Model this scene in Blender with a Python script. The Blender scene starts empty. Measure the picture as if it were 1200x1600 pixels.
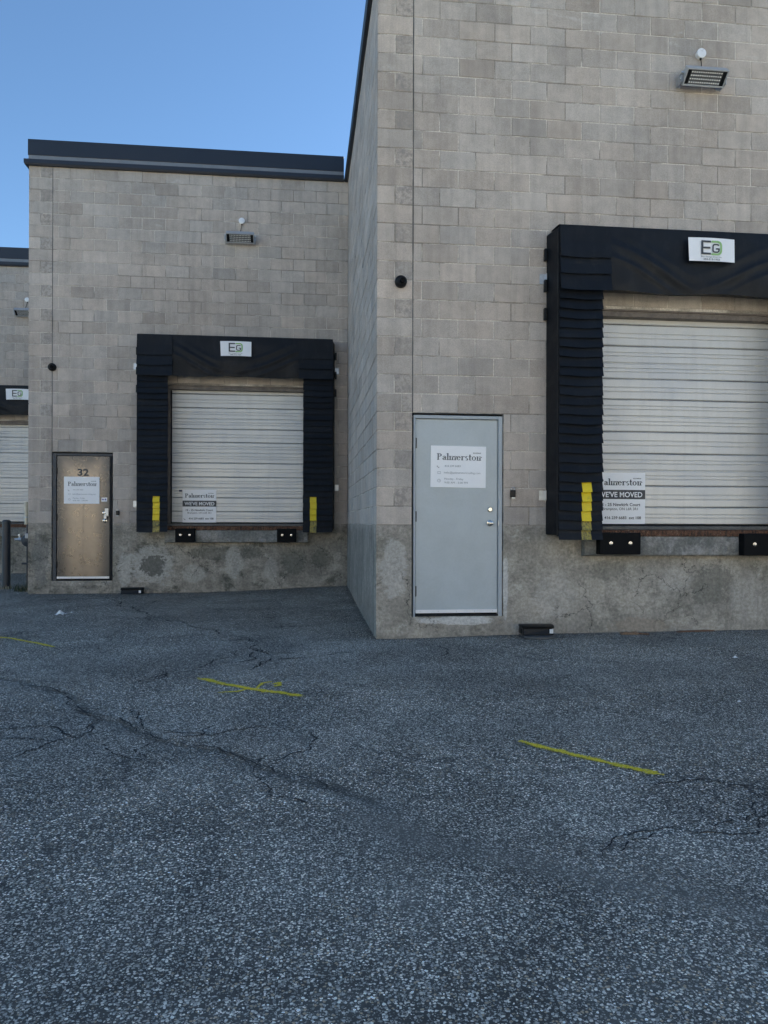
import bpy, math, random
import numpy as np
from mathutils import Matrix, Vector
R = math.radians
rng = random.Random(7)
scene = bpy.context.scene
C = scene.collection

# ------------------------------------------------------------------ camera
CAM_Z = 1.2536
YAW, ROLL, FPX = R(6.212), R(0.164), 1165.15
cam = bpy.data.cameras.new('camera'); camo = bpy.data.objects.new('camera', cam); C.objects.link(camo)
cam.sensor_fit = 'VERTICAL'; cam.sensor_height = 36.0; cam.lens = 36.0 * FPX / 1600.0
cam.shift_y = 15.7 / 1600.0
cam.clip_start = 0.05; cam.clip_end = 3000
_r = Vector((math.cos(YAW), -math.sin(YAW), 0)); _f = Vector((math.sin(YAW), math.cos(YAW), 0)); _u = Vector((0, 0, 1))
_R = _r * math.cos(ROLL) + _u * math.sin(ROLL); _U = -_r * math.sin(ROLL) + _u * math.cos(ROLL)
M = Matrix.Identity(4)
for i in range(3):
    M[i][0], M[i][1], M[i][2] = _R[i], _U[i], -_f[i]
M[0][3], M[1][3], M[2][3] = 0, 0, CAM_Z
camo.matrix_world = M
scene.camera = camo

# ------------------------------------------------------------------ sky, sun, exposure
SUN_EL, SUN_AZ = R(24), R(62)          # the sun stands to the right behind the buildings, which shade the whole yard in view
world = bpy.data.worlds.new('World'); scene.world = world; world.use_nodes = True
wn = world.node_tree; wn.nodes.clear()
sky = wn.nodes.new('ShaderNodeTexSky'); sky.sky_type = 'NISHITA'; sky.sun_disc = False
sky.sun_elevation = SUN_EL; sky.sun_rotation = SUN_AZ
sky.altitude = 300; sky.air_density = 0.9; sky.dust_density = 0.25; sky.ozone_density = 4.0
bg = wn.nodes.new('ShaderNodeBackground'); bg.inputs['Strength'].default_value = 0.053
wo = wn.nodes.new('ShaderNodeOutputWorld')
wn.links.new(sky.outputs[0], bg.inputs[0]); wn.links.new(bg.outputs[0], wo.inputs[0])
sl = bpy.data.lights.new('sun', 'SUN'); slo = bpy.data.objects.new('sun', sl); C.objects.link(slo)
sl.energy = 5.0; sl.angle = R(0.53); sl.color = (1.0, 0.95, 0.87)
sd = Vector((math.sin(SUN_AZ) * math.cos(SUN_EL), math.cos(SUN_AZ) * math.cos(SUN_EL), math.sin(SUN_EL)))
slo.rotation_euler = (-sd).to_track_quat('-Z', 'Y').to_euler(); slo.location = sd * 60
scene.view_settings.view_transform = 'Standard'; scene.view_settings.look = 'None'
scene.view_settings.gamma = 1.0; scene.view_settings.exposure = 2.22
scene.view_settings.use_white_balance = True; scene.view_settings.white_balance_temperature = 6500; scene.view_settings.white_balance_tint = 3   # the phone's daylight setting
scene.view_settings.use_curve_mapping = False
scene.cycles.max_bounces = 6; scene.cycles.diffuse_bounces = 4; scene.cycles.glossy_bounces = 3; scene.cycles.transparent_max_bounces = 6
scene.cycles.use_adaptive_sampling = True; scene.cycles.adaptive_threshold = 0.02

# ------------------------------------------------------------------ node helper
class NT:
    def __init__(s, name):
        s.m = bpy.data.materials.new(name); s.m.use_nodes = True
        s.t = s.m.node_tree; s.t.nodes.clear()
        s.out = s.t.nodes.new('ShaderNodeOutputMaterial')
        s.b = s.t.nodes.new('ShaderNodeBsdfPrincipled')
        s.t.links.new(s.b.outputs[0], s.out.inputs[0])
    def n(s, ty, **kw):
        nd = s.t.nodes.new(ty)
        for k, v in kw.items(): setattr(nd, k, v)
        return nd
    def link(s, a, b): s.t.links.new(a, b)
    def put(s, sock, v):
        if isinstance(v, bpy.types.NodeSocket): s.link(v, sock)
        elif isinstance(v, (tuple, list)) and len(v) == 3 and sock.type == 'RGBA': sock.default_value = (*v, 1)
        else: sock.default_value = v
    def pos(s): return s.n('ShaderNodeNewGeometry').outputs['Position']
    def obj(s): return s.n('ShaderNodeTexCoord').outputs['Object']
    def rnd(s):
        a = s.n('ShaderNodeObjectInfo').outputs['Random']; b = s.n('ShaderNodeNewGeometry').outputs['Random Per Island']
        return s.mth('FRACT', s.mth('ADD', s.mth('MULTIPLY', a, 17.31), s.mth('MULTIPLY', b, 7.77)))
    def mapv(s, v, scale=(1, 1, 1), loc=(0, 0, 0), rot=(0, 0, 0)):
        m = s.n('ShaderNodeMapping'); s.link(v, m.inputs[0])
        m.inputs['Scale'].default_value = scale; m.inputs['Location'].default_value = loc; m.inputs['Rotation'].default_value = rot
        return m.outputs[0]
    def noise(s, v, scale, detail=4, rough=0.55, dist=0.0, col=False):
        n = s.n('ShaderNodeTexNoise'); s.link(v, n.inputs['Vector'])
        n.inputs['Scale'].default_value = scale; n.inputs['Detail'].default_value = detail
        n.inputs['Roughness'].default_value = rough; n.inputs['Distortion'].default_value = dist
        return n.outputs['Color' if col else 'Fac']
    def voro(s, v, scale, feature='F1', out='Distance', rnd=1.0):
        n = s.n('ShaderNodeTexVoronoi', feature=feature); s.link(v, n.inputs['Vector'])
        n.inputs['Scale'].default_value = scale; n.inputs['Randomness'].default_value = rnd
        return n.outputs[out]
    def mth(s, op, a, b=0.0, c=0.0, clamp=False):
        n = s.n('ShaderNodeMath', operation=op, use_clamp=clamp)
        s.put(n.inputs[0], a); s.put(n.inputs[1], b); s.put(n.inputs[2], c)
        return n.outputs[0]
    def ramp(s, f, lo, hi, a=0.0, b=1.0):
        n = s.n('ShaderNodeMapRange', interpolation_type='SMOOTHSTEP'); s.put(n.inputs[0], f)
        for i, v in enumerate((lo, hi, a, b)): n.inputs[1 + i].default_value = v
        return n.outputs[0]
    def mix(s, f, a, b, mode='MIX'):
        n = s.n('ShaderNodeMix', data_type='RGBA', blend_type=mode)
        s.put(n.inputs[0], f); s.put(n.inputs[6], a); s.put(n.inputs[7], b)
        return n.outputs[2]
    def sep(s, v):
        n = s.n('ShaderNodeSeparateXYZ'); s.link(v, n.inputs[0]); return n.outputs
    def bump(s, h, dist=0.005, strength=1.0, nrm=None):
        n = s.n('ShaderNodeBump'); s.put(n.inputs['Height'], h)
        n.inputs['Distance'].default_value = dist; n.inputs['Strength'].default_value = strength
        if nrm is not None: s.link(nrm, n.inputs['Normal'])
        return n.outputs[0]
    def fin(s, color, rough=0.6, metal=0.0, normal=None, spec=None):
        s.put(s.b.inputs['Base Color'], color); s.put(s.b.inputs['Roughness'], rough); s.put(s.b.inputs['Metallic'], metal)
        if normal is not None: s.link(normal, s.b.inputs['Normal'])
        if spec is not None: s.put(s.b.inputs['Specular IOR Level'], spec)
        return s.m

MAT = {}
def block_mat(name, base, stain):
    t = NT(name); p = t.pos(); r = t.rnd()
    r2 = t.mth('FRACT', t.mth('MULTIPLY', r, 13.7)); r3 = t.mth('FRACT', t.mth('MULTIPLY', r, 71.3))
    warm = t.mix(r2, tuple(c * k for c, k in zip(base, (1.025, 1.0, .975))), tuple(c * k for c, k in zip(base, (.975, 1.0, 1.02))))
    val = t.mth('ADD', .90, t.mth('MULTIPLY', t.mth('POWER', r, 1.4), .15))
    odd = t.ramp(r3, .86, .90); val = t.mth('ADD', val, t.mth('MULTIPLY', odd, .08))
    dk = t.ramp(r3, .10, .07); val = t.mth('SUBTRACT', val, t.mth('MULTIPLY', dk, .10))
    col = t.mix(1.0, warm, val, 'MULTIPLY')
    big = t.noise(p, 1.1, 3, .6); col = t.mix(1.0, col, t.ramp(big, .25, .75, .88, 1.1), 'MULTIPLY')
    mid = t.noise(p, 9, 4, .65); col = t.mix(1.0, col, t.ramp(mid, .3, .7, .92, 1.06), 'MULTIPLY')
    fine = t.noise(p, 170, 3, .7); col = t.mix(1.0, col, t.ramp(fine, .28, .72, .80, 1.16), 'MULTIPLY')
    if stain:
        sn = t.noise(p, 24, 4, .75, .15); col = t.mix(t.ramp(sn, .40, .66), col, (base[0] * .66, base[1] * .68, base[2] * .70))
    ws = t.noise(t.mapv(p, (7, 7, .45)), 1.3, 5, .65, .2); col = t.mix(1.0, col, t.ramp(ws, .30, .62, .88, 1.03), 'MULTIPLY')
    # white salts leached out below the parapet
    z = t.sep(p)[2]
    e = t.noise(t.mapv(p, (1.5, 1.5, 5)), 1.0, 4, .6, .5)
    em = t.mth('MULTIPLY', t.ramp(e, .60, .72), t.ramp(z, 5.4, 6.6))
    ef = t.ramp(t.noise(p, 30, 3, .7), .35, .62)
    col = t.mix(t.mth('MULTIPLY', t.mth('MULTIPLY', em, ef), .55), col, (.62, .61, .58))
    h = fine
    return t.fin(col, .93, 0, t.bump(h, .004, .55), .25)
MAT['block'] = block_mat('painted_block', (.495, .440, .388), False)
MAT['block_stained'] = block_mat('stained_block', (.465, .412, .362), True)

def mortar():
    t = NT('mortar'); p = t.pos()
    a = t.noise(t.mapv(p, (1, 1, 1)), 1.7, 3, .7); f = t.noise(p, 60, 3, .7)
    col = t.mix(t.ramp(a, .40, .58), (.30, .27, .235), (.65, .60, .53))
    col = t.mix(1.0, col, t.ramp(f, .3, .7, .75, 1.15), 'MULTIPLY')
    return t.fin(col, .95, 0, t.bump(f, .004, .6), .2)
MAT['mortar'] = mortar()

def concrete(name, light, dark, green, streak=False, cracks=True, heavy=1.0, smears=()):
    t = NT(name); p = t.pos()
    a = t.noise(p, 1.7, 6, .72, .25); b = t.noise(t.mapv(p, (1, 1, 1.5)), 4.5, 6, .78, .15); c = t.noise(p, 30, 5, .7); d = t.noise(p, 160, 3, .7)
    col = t.mix(t.ramp(a, .36, .64), dark, light)
    col = t.mix(t.mth('MULTIPLY', t.ramp(b, .50, .60), .72 * heavy), col, dark)
    g = t.noise(t.mapv(p, (1, 1, 1), (7, 3, 2)), 2.1, 6, .78, .2)
    col = t.mix(t.mth('MULTIPLY', t.ramp(g, .50, .62), .75 * heavy), col, green)
    pale = t.noise(t.mapv(p, (1, 1, 1), (1, 9, 4)), 2.7, 6, .78, .3)
    col = t.mix(t.mth('MULTIPLY', t.ramp(pale, .58, .70), .55), col, tuple(min(.6, x * 1.5) for x in light))
    if streak:
        s = t.noise(t.mapv(p, (9, 9, .7)), 2.0, 4, .65); col = t.mix(t.ramp(s, .40, .64), col, tuple(x * .72 for x in dark))
    drip = t.noise(t.mapv(p, (10, 10, .9)), 1.5, 4, .65, .2); col = t.mix(t.ramp(drip, .54, .72, 0, .38), col, tuple(x * .72 for x in dark))
    for (cx, cz, rx, rz, scol, amt) in smears:        # local repairs, salt crusts and peeled parging
        sx, sy, sz = t.sep(p)
        dd = t.mth('ADD', t.mth('POWER', t.mth('DIVIDE', t.mth('SUBTRACT', sx, cx), rx), 2.0), t.mth('POWER', t.mth('DIVIDE', t.mth('SUBTRACT', sz, cz), rz), 2.0))
        dd = t.mth('ADD', dd, t.mth('MULTIPLY', t.mth('SUBTRACT', b, .5), 3.2)); dd = t.mth('ADD', dd, t.mth('MULTIPLY', t.mth('SUBTRACT', c, .5), 1.6))
        col = t.mix(t.ramp(dd, 1.0, .55, 0, amt), col, scol)
    tz = t.mth('ADD', t.sep(p)[2], t.mth('MULTIPLY', t.mth('SUBTRACT', t.noise(p, 3.2, 5, .75), .5), .55))
    col = t.mix(t.ramp(tz, 1.10, 1.26, 0, .5), col, (.46, .41, .357))          # parging feathered out under the first course
    col = t.mix(1.0, col, t.ramp(c, .28, .72, .74, 1.20), 'MULTIPLY')
    col = t.mix(1.0, col, t.ramp(d, .28, .72, .86, 1.12), 'MULTIPLY')
    h = t.mth('ADD', t.mth('MULTIPLY', c, .7), t.mth('MULTIPLY', d, .3))
    if cracks:
        pd = t.n('ShaderNodeVectorMath', operation='ADD'); t.link(p, pd.inputs[0])
        nz = t.n('ShaderNodeVectorMath', operation='SCALE'); t.link(t.noise(p, 4, 4, .7, 0, True), nz.inputs[0]); nz.inputs[3].default_value = .32
        t.link(nz.outputs[0], pd.inputs[1])
        ed = t.voro(pd.outputs[0], 1.7, 'DISTANCE_TO_EDGE')
        cm = t.mth('MULTIPLY', t.ramp(ed, .011, .003), t.ramp(t.noise(p, .9, 2), .50, .60))
        col = t.mix(t.mth('MULTIPLY', cm, .75), col, (.05, .05, .045))
    return t.fin(col, .9, 0, t.bump(h, .010, .7), .3)
MAT['concrete_a'] = concrete('parged_concrete', (.455, .418, .355), (.305, .282, .24), (.215, .205, .17), smears=((1.70, .185, .52, .05, (.66, .65, .62), .8), (2.205, .55, .035, .42, (.62, .61, .585), .75), (.97, .75, .16, .35, (.56, .54, .50), .55), (3.75, .10, .42, .10, (.34, .29, .23), .7), (4.6, .55, .30, .25, (.15, .15, .125), .5), (3.35, .72, .25, .12, (.18, .18, .155), .5), (4.15, .62, .22, .16, (.52, .49, .44), .45), (2.75, .45, .25, .28, (.53, .50, .45), .45), (5.0, .42, .2, .3, (.50, .47, .42), .4)))
MAT['concrete_b'] = concrete('worn_concrete', (.41, .375, .312), (.24, .222, .185), (.115, .112, .09), heavy=1.25, smears=((-2.62, .50, .42, .36, (.50, .485, .44), .75), (-2.58, .48, .24, .22, (.10, .10, .085), .8), (-1.3, .70, .7, .14, (.12, .12, .10), .55), (-.15, .55, .25, .25, (.15, .15, .125), .6), (-4.45, .6, .15, .5, (.20, .20, .185), .6), (-1.2, .55, .18, .3, (.50, .48, .43), .6), (-3.05, .42, .13, .34, (.52, .50, .45), .65), (-1.9, .35, .22, .16, (.48, .46, .41), .6), (-.55, .42, .14, .22, (.48, .45, .40), .5), (.35, .60, .22, .20, (.13, .125, .10), .6)))
MAT['concrete_c'] = concrete('board_marked_concrete', (.395, .365, .318), (.265, .245, .212), (.21, .20, .172), streak=True, cracks=False)
MAT['ledge'] = concrete('ledge_concrete', (.27, .262, .235), (.16, .16, .145), (.38, .365, .34), cracks=False)

def plain(name, col, rough=.5, metal=0.0, var=.12, scale=6, bump=0.0, spec=None):
    t = NT(name); p = t.pos()
    n = t.noise(p, scale, 5, .65, .4)
    c = t.mix(1.0, col, t.ramp(n, .25, .75, 1 - var, 1 + var), 'MULTIPLY')
    f = t.noise(p, scale * 18, 3, .7); c = t.mix(1.0, c, t.ramp(f, .25, .75, 1 - var * .5, 1 + var * .5), 'MULTIPLY')
    return t.fin(c, t.ramp(n, .2, .8, rough * .85, min(1, rough * 1.15)), metal, t.bump(f, .003, bump) if bump else None, spec)
MAT['cap'] = plain('dark_blue_metal', (.010, .014, .025), .45, 0, .10, 2)
MAT['cap_strip'] = plain('pale_metal_strip', (.20, .205, .215), .45, .2, .1, 3)
MAT['grey_paint'] = plain('grey_door_paint', (.435, .480, .495), .36, 0, .06, 2.6, .05)
MAT['grey_frame'] = plain('grey_frame_paint', (.37, .41, .435), .42, 0, .08, 3)
MAT['dark_frame'] = plain('dark_frame_paint', (.045, .05, .058), .5, 0, .3, 8)
MAT['black'] = plain('black_rubber', (.0045, .0048, .0055), .7, 0, .25, 14, .3, .15)
MAT['black_plastic'] = plain('black_plastic', (.006, .0065, .0075), .42, 0, .2, 20, 0, .3)
MAT['gasket'] = plain('dark_gasket', (.006, .006, .007), .8, 0, .2, 10)
MAT['joint'] = plain('joint_sealant', (.075, .075, .078), .8, 0, .2, 10)
MAT['white'] = plain('white_print_panel', (.86, .87, .88), .40, 0, .02, 5)
MAT['white_gloss'] = plain('white_aluminium', (.80, .80, .80), .30, .1, .05, 8)
MAT['ink'] = plain('charcoal_ink', (.045, .05, .056), .5, 0, .05)
MAT['ink_pale'] = plain('grey_ink', (.26, .28, .30), .5, 0, .05)
MAT['ink_mid'] = plain('slate_ink', (.12, .135, .15), .5, 0, .05)
MAT['green'] = plain('green_ink', (.30, .52, .20), .5, 0, .05)
MAT['purple'] = plain('purple_ink', (.16, .13, .35), .5, 0, .05)
MAT['navy_ink'] = plain('navy_ink', (.015, .025, .08), .45, 0, .05)
MAT['chrome'] = plain('satin_chrome', (.62, .60, .56), .16, 1.0, .06, 20)
MAT['galv'] = plain('galvanised_steel', (.50, .52, .54), .38, .85, .18, 14)
MAT['housing'] = plain('grey_cast_housing', (.42, .435, .45), .42, .25, .1, 10)
MAT['led'] = plain('white_led_lens', (.92, .92, .90), .25, 0, .03)
MAT['led_back'] = plain('grey_led_board', (.09, .095, .10), .5, 0, .1)
MAT['steel_plate'] = plain('weathered_steel_plate', (.085, .088, .09), .5, .4, .3, 9, .3)
MAT['track'] = plain('brown_grey_steel_frame', (.16, .135, .115), .55, .1, .35, 7, .2)
MAT['bollard'] = plain('slate_paint', (.026, .032, .042), .45, 0, .16, 6, .1)
MAT['cream'] = plain('cream_paint', (.62, .56, .42), .45, 0, .12, 10)
MAT['paper'] = plain('white_paper', (.78, .78, .76), .7, 0, .06, 30)
MAT['leaf'] = plain('dull_green_leaf', (.045, .062, .028), .6, 0, .4, 20)
MAT['straw'] = plain('dry_straw', (.34, .29, .19), .8, 0, .3, 30)
MAT['grit'] = plain('loose_grit', (.20, .185, .16), .9, 0, .5, 90)
MAT['roof'] = plain('roof_membrane', (.30, .30, .30), .8, 0, .1, 1)

def vinyl():
    t = NT('dark_vinyl'); p = t.pos(); r = t.rnd()
    n = t.noise(p, 5, 5, .65, .6); f = t.noise(p, 420, 2, .5)
    col = t.mix(r, (.0036, .0050, .0078), (.0066, .0086, .0122))
    dust = t.ramp(t.noise(t.mapv(p, (3, 3, 1.2)), 3, 6, .75), .46, .72)
    col = t.mix(t.mth('MULTIPLY', dust, .22), col, (.040, .041, .042))
    h = t.mth('ADD', n, t.mth('MULTIPLY', f, .03))
    return t.fin(col, t.ramp(n, .3, .7, .44, .60), 0, t.bump(h, .012, .35), .24)
MAT['vinyl'] = vinyl()

def yellow(name, dirty):
    t = NT(name); p = t.pos()
    n = t.noise(p, 22, 5, .7, .8)
    col = t.mix(t.ramp(n, .56, .70, 0, .55), (.80, .60, .012), (.40, .31, .04))
    if dirty:
        col = t.mix(t.ramp(t.noise(p, 26, 4, .7, 1.5), .40, .62, 0, .85), (.40, .32, .05), (.07, .065, .04))
    return t.fin(col, .4)
MAT['yellow'] = yellow('yellow_vinyl', False); MAT['yellow_dirty'] = yellow('dirty_yellow_vinyl', True)

def shutter():
    t = NT('white_shutter_paint'); p = t.pos()
    v = t.noise(t.mapv(p, (5, 5, .55)), 1.6, 5, .65, .5); b = t.noise(p, 1.3, 4, .6, .6)
    hz = t.noise(t.mapv(p, (.5, .5, 7)), 2.2, 4, .6); f = t.noise(p, 90, 3, .7)
    col = t.mix(t.ramp(v, .46, .75, 0, .24), (.64, .632, .605), (.42, .41, .395))
    col = t.mix(t.ramp(b, .42, .72, 0, .34), col, (.52, .54, .57))
    col = t.mix(t.ramp(hz, .5, .75, 0, .12), col, (.38, .37, .355))
    spots = t.ramp(t.noise(p, 38, 3, .8), .70, .78, 0, .5)
    col = t.mix(spots, col, (.22, .19, .16))
    col = t.mix(1.0, col, t.ramp(f, .3, .7, .95, 1.04), 'MULTIPLY')
    return t.fin(col, t.ramp(b, .3, .7, .30, .46), .12, t.bump(v, .006, .3))
MAT['shutter'] = shutter()

def stainless():
    t = NT('brushed_stainless'); p = t.pos()
    br = t.noise(t.mapv(p, (170, 170, .5)), 3, 2, .5); soft = t.noise(p, 2.2, 3, .5); smudge = t.noise(p, 9, 3, .5)
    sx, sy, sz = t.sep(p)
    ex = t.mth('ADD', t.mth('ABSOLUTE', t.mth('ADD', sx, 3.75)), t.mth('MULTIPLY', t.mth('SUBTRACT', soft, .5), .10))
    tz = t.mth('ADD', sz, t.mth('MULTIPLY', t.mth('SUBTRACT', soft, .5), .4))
    # reflected sheen painted into the colour: warm middle, dark blue-grey edges and head
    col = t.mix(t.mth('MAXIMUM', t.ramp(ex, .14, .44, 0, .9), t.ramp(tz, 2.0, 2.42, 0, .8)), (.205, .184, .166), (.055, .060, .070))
    col = t.mix(1.0, col, t.ramp(smudge, .3, .7, .92, 1.06), 'MULTIPLY')
    return t.fin(col, t.mth('ADD', t.ramp(smudge, .3, .75, .24, .31), t.mth('MULTIPLY', br, .05)), 1.0, t.bump(br, .001, .10))
MAT['stainless'] = stainless()

def rust():
    t = NT('rusted_angle'); p = t.pos()
    a = t.noise(t.mapv(p, (14, 14, 5)), 2.2, 5, .75, 1.0); b = t.noise(p, 60, 4, .7)
    col = t.mix(t.ramp(a, .36, .50), (.030, .022, .018), (.15, .072, .040))
    col = t.mix(t.ramp(a, .55, .68), col, (.34, .24, .16))
    col = t.mix(1.0, col, t.ramp(b, .3, .7, .6, 1.3), 'MULTIPLY')
    return t.fin(col, .9, 0, t.bump(t.mth('ADD', a, t.mth('MULTIPLY', b, .5)), .02, .8))
MAT['rust'] = rust()

def wood(name, c1, c2):
    t = NT(name); p = t.obj(); n = t.noise(t.mapv(p, (2, 30, 30)), 3, 4, .6)
    return t.fin(t.mix(n, c1, c2), .8, 0, t.bump(n, .003, .5))
MAT['wood'] = wood('weathered_wood', (.13, .075, .045), (.30, .20, .125))
MAT['wood_dark'] = wood('dark_weathered_wood', (.09, .045, .028), (.20, .115, .07))

def asphalt():
    t = NT('worn_asphalt'); p = t.pos()
    att = t.n('ShaderNodeAttribute', attribute_name='wear'); wr = t.sep(att.outputs['Vector'])   # x: dark seam, y: dusty worn band, z: broad tone
    nz = t.n('ShaderNodeVectorMath', operation='SCALE'); t.link(t.noise(p, 70, 2, .5, 0, True), nz.inputs[0]); nz.inputs[3].default_value = .012
    pd = t.n('ShaderNodeVectorMath', operation='ADD'); t.link(p, pd.inputs[0]); t.link(nz.outputs[0], pd.inputs[1])
    ps = t.mapv(pd.outputs[0], (1, 1, .4))
    v1 = t.n('ShaderNodeTexVoronoi'); t.link(ps, v1.inputs['Vector']); v1.inputs['Scale'].default_value = 98
    v2 = t.n('ShaderNodeTexVoronoi'); t.link(ps, v2.inputs['Vector']); v2.inputs['Scale'].default_value = 175
    r1 = t.sep(v1.outputs['Color']); r2 = t.sep(v2.outputs['Color'])
    patch = t.noise(p, 1.1, 5, .62, .5); patch2 = t.noise(p, 5, 4, .6, .3); grain = t.noise(p, 26, 4, .8)
    chips1 = t.mth('MULTIPLY', t.ramp(v1.outputs['Distance'], .50, .42), t.ramp(t.mth('ADD', r1[0], t.mth('MULTIPLY', t.mth('SUBTRACT', patch2, .5), .4)), .24, .34))
    chips2 = t.mth('MULTIPLY', t.ramp(v2.outputs['Distance'], .50, .40), t.ramp(r2[0], .50, .60))
    binder = t.mix(t.ramp(patch, .3, .7), (.040, .039, .036), (.070, .068, .063))
    stone = t.mix(t.mth('POWER', r1[1], 1.3), (.15, .146, .136), (.66, .645, .60))
    stone = t.mix(t.ramp(r1[2], .90, .94), stone, (.88, .86, .82))
    stone = t.mix(t.ramp(r1[2], .14, .10), stone, (.30, .24, .17))
    stone2 = t.mix(r2[1], (.14, .136, .126), (.50, .485, .45))
    cover = t.mth('SUBTRACT', 1.0, t.mth('MULTIPLY', wr[1], .55))
    col = t.mix(t.mth('MULTIPLY', chips2, t.mth('MULTIPLY', cover, .8)), binder, stone2)
    col = t.mix(t.mth('MULTIPLY', chips1, cover), col, stone)
    col = t.mix(1.0, col, t.ramp(grain, .28, .72, .80, 1.20), 'MULTIPLY')
    col = t.mix(1.0, col, t.ramp(patch, .28, .72, .80, 1.16), 'MULTIPLY')
    col = t.mix(1.0, col, t.ramp(t.noise(p, .33, 3, .5), .3, .7, .86, 1.12), 'MULTIPLY')
    col = t.mix(t.mth('MULTIPLY', wr[1], .5), col, (.16, .155, .145))
    brk = t.ramp(t.noise(p, 13, 5, .8, .5), .36, .52)
    col = t.mix(t.mth('MULTIPLY', t.mth('MULTIPLY', wr[0], brk), .78), col, (.034, .035, .032))
    col = t.mix(1.0, col, t.mth('ADD', 1.70, wr[2]), 'MULTIPLY'); col = t.mix(1.0, col, (1.05, 1.0, .90), 'MULTIPLY')
    # hairline crazing
    e1 = t.n('ShaderNodeVectorMath', operation='SCALE'); t.link(t.noise(p, 2.3, 5, .75, 0, True), e1.inputs[0]); e1.inputs[3].default_value = .7
    e2 = t.n('ShaderNodeVectorMath', operation='ADD'); t.link(p, e2.inputs[0]); t.link(e1.outputs[0], e2.inputs[1])
    ed = t.voro(t.mapv(e2.outputs[0], (1, 1, .3)), .85, 'DISTANCE_TO_EDGE')
    cm = t.mth('MULTIPLY', t.ramp(ed, .012, .003), t.ramp(t.noise(p, 1.4, 3), .50, .62))
    col = t.mix(t.mth('MULTIPLY', cm, .7), col, (.022, .022, .022))
    h = t.mth('ADD', t.mth('MULTIPLY', chips1, .8), t.mth('ADD', t.mth('MULTIPLY', chips2, .4), t.mth('MULTIPLY', wr[0], -1.0)))
    rough = t.mth('SUBTRACT', .88, t.mth('MULTIPLY', chips1, .22))
    return t.fin(col, rough, 0, t.bump(h, .006, .9), .45)
MAT['asphalt'] = asphalt()
MAT['crack'] = plain('crack_fill', (.016, .016, .016), .95, 0, .3, 30)

def road_paint():
    t = NT('sprayed_yellow_paint'); p = t.pos()
    uv = t.n('ShaderNodeAttribute', attribute_name='edge').outputs['Fac']
    n = t.noise(p, 110, 4, .8); n2 = t.noise(p, 16, 4, .7)
    cov = t.mth('ADD', t.mth('SUBTRACT', 1.0, uv), t.mth('MULTIPLY', t.mth('SUBTRACT', n, .5), 2.4))
    cov = t.mth('ADD', cov, t.mth('MULTIPLY', t.mth('SUBTRACT', n2, .5), 1.6))
    a = t.ramp(cov, .42, .60)
    t.fin(t.mix(n, (.82, .60, .02), (.96, .74, .03)), .7)
    t.put(t.b.inputs['Alpha'], t.mth('MULTIPLY', a, t.ramp(t.voro(p, 140, 'F1'), .62, .40, .62, 1.0)))
    return t.m
MAT['road_paint'] = road_paint()

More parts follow.
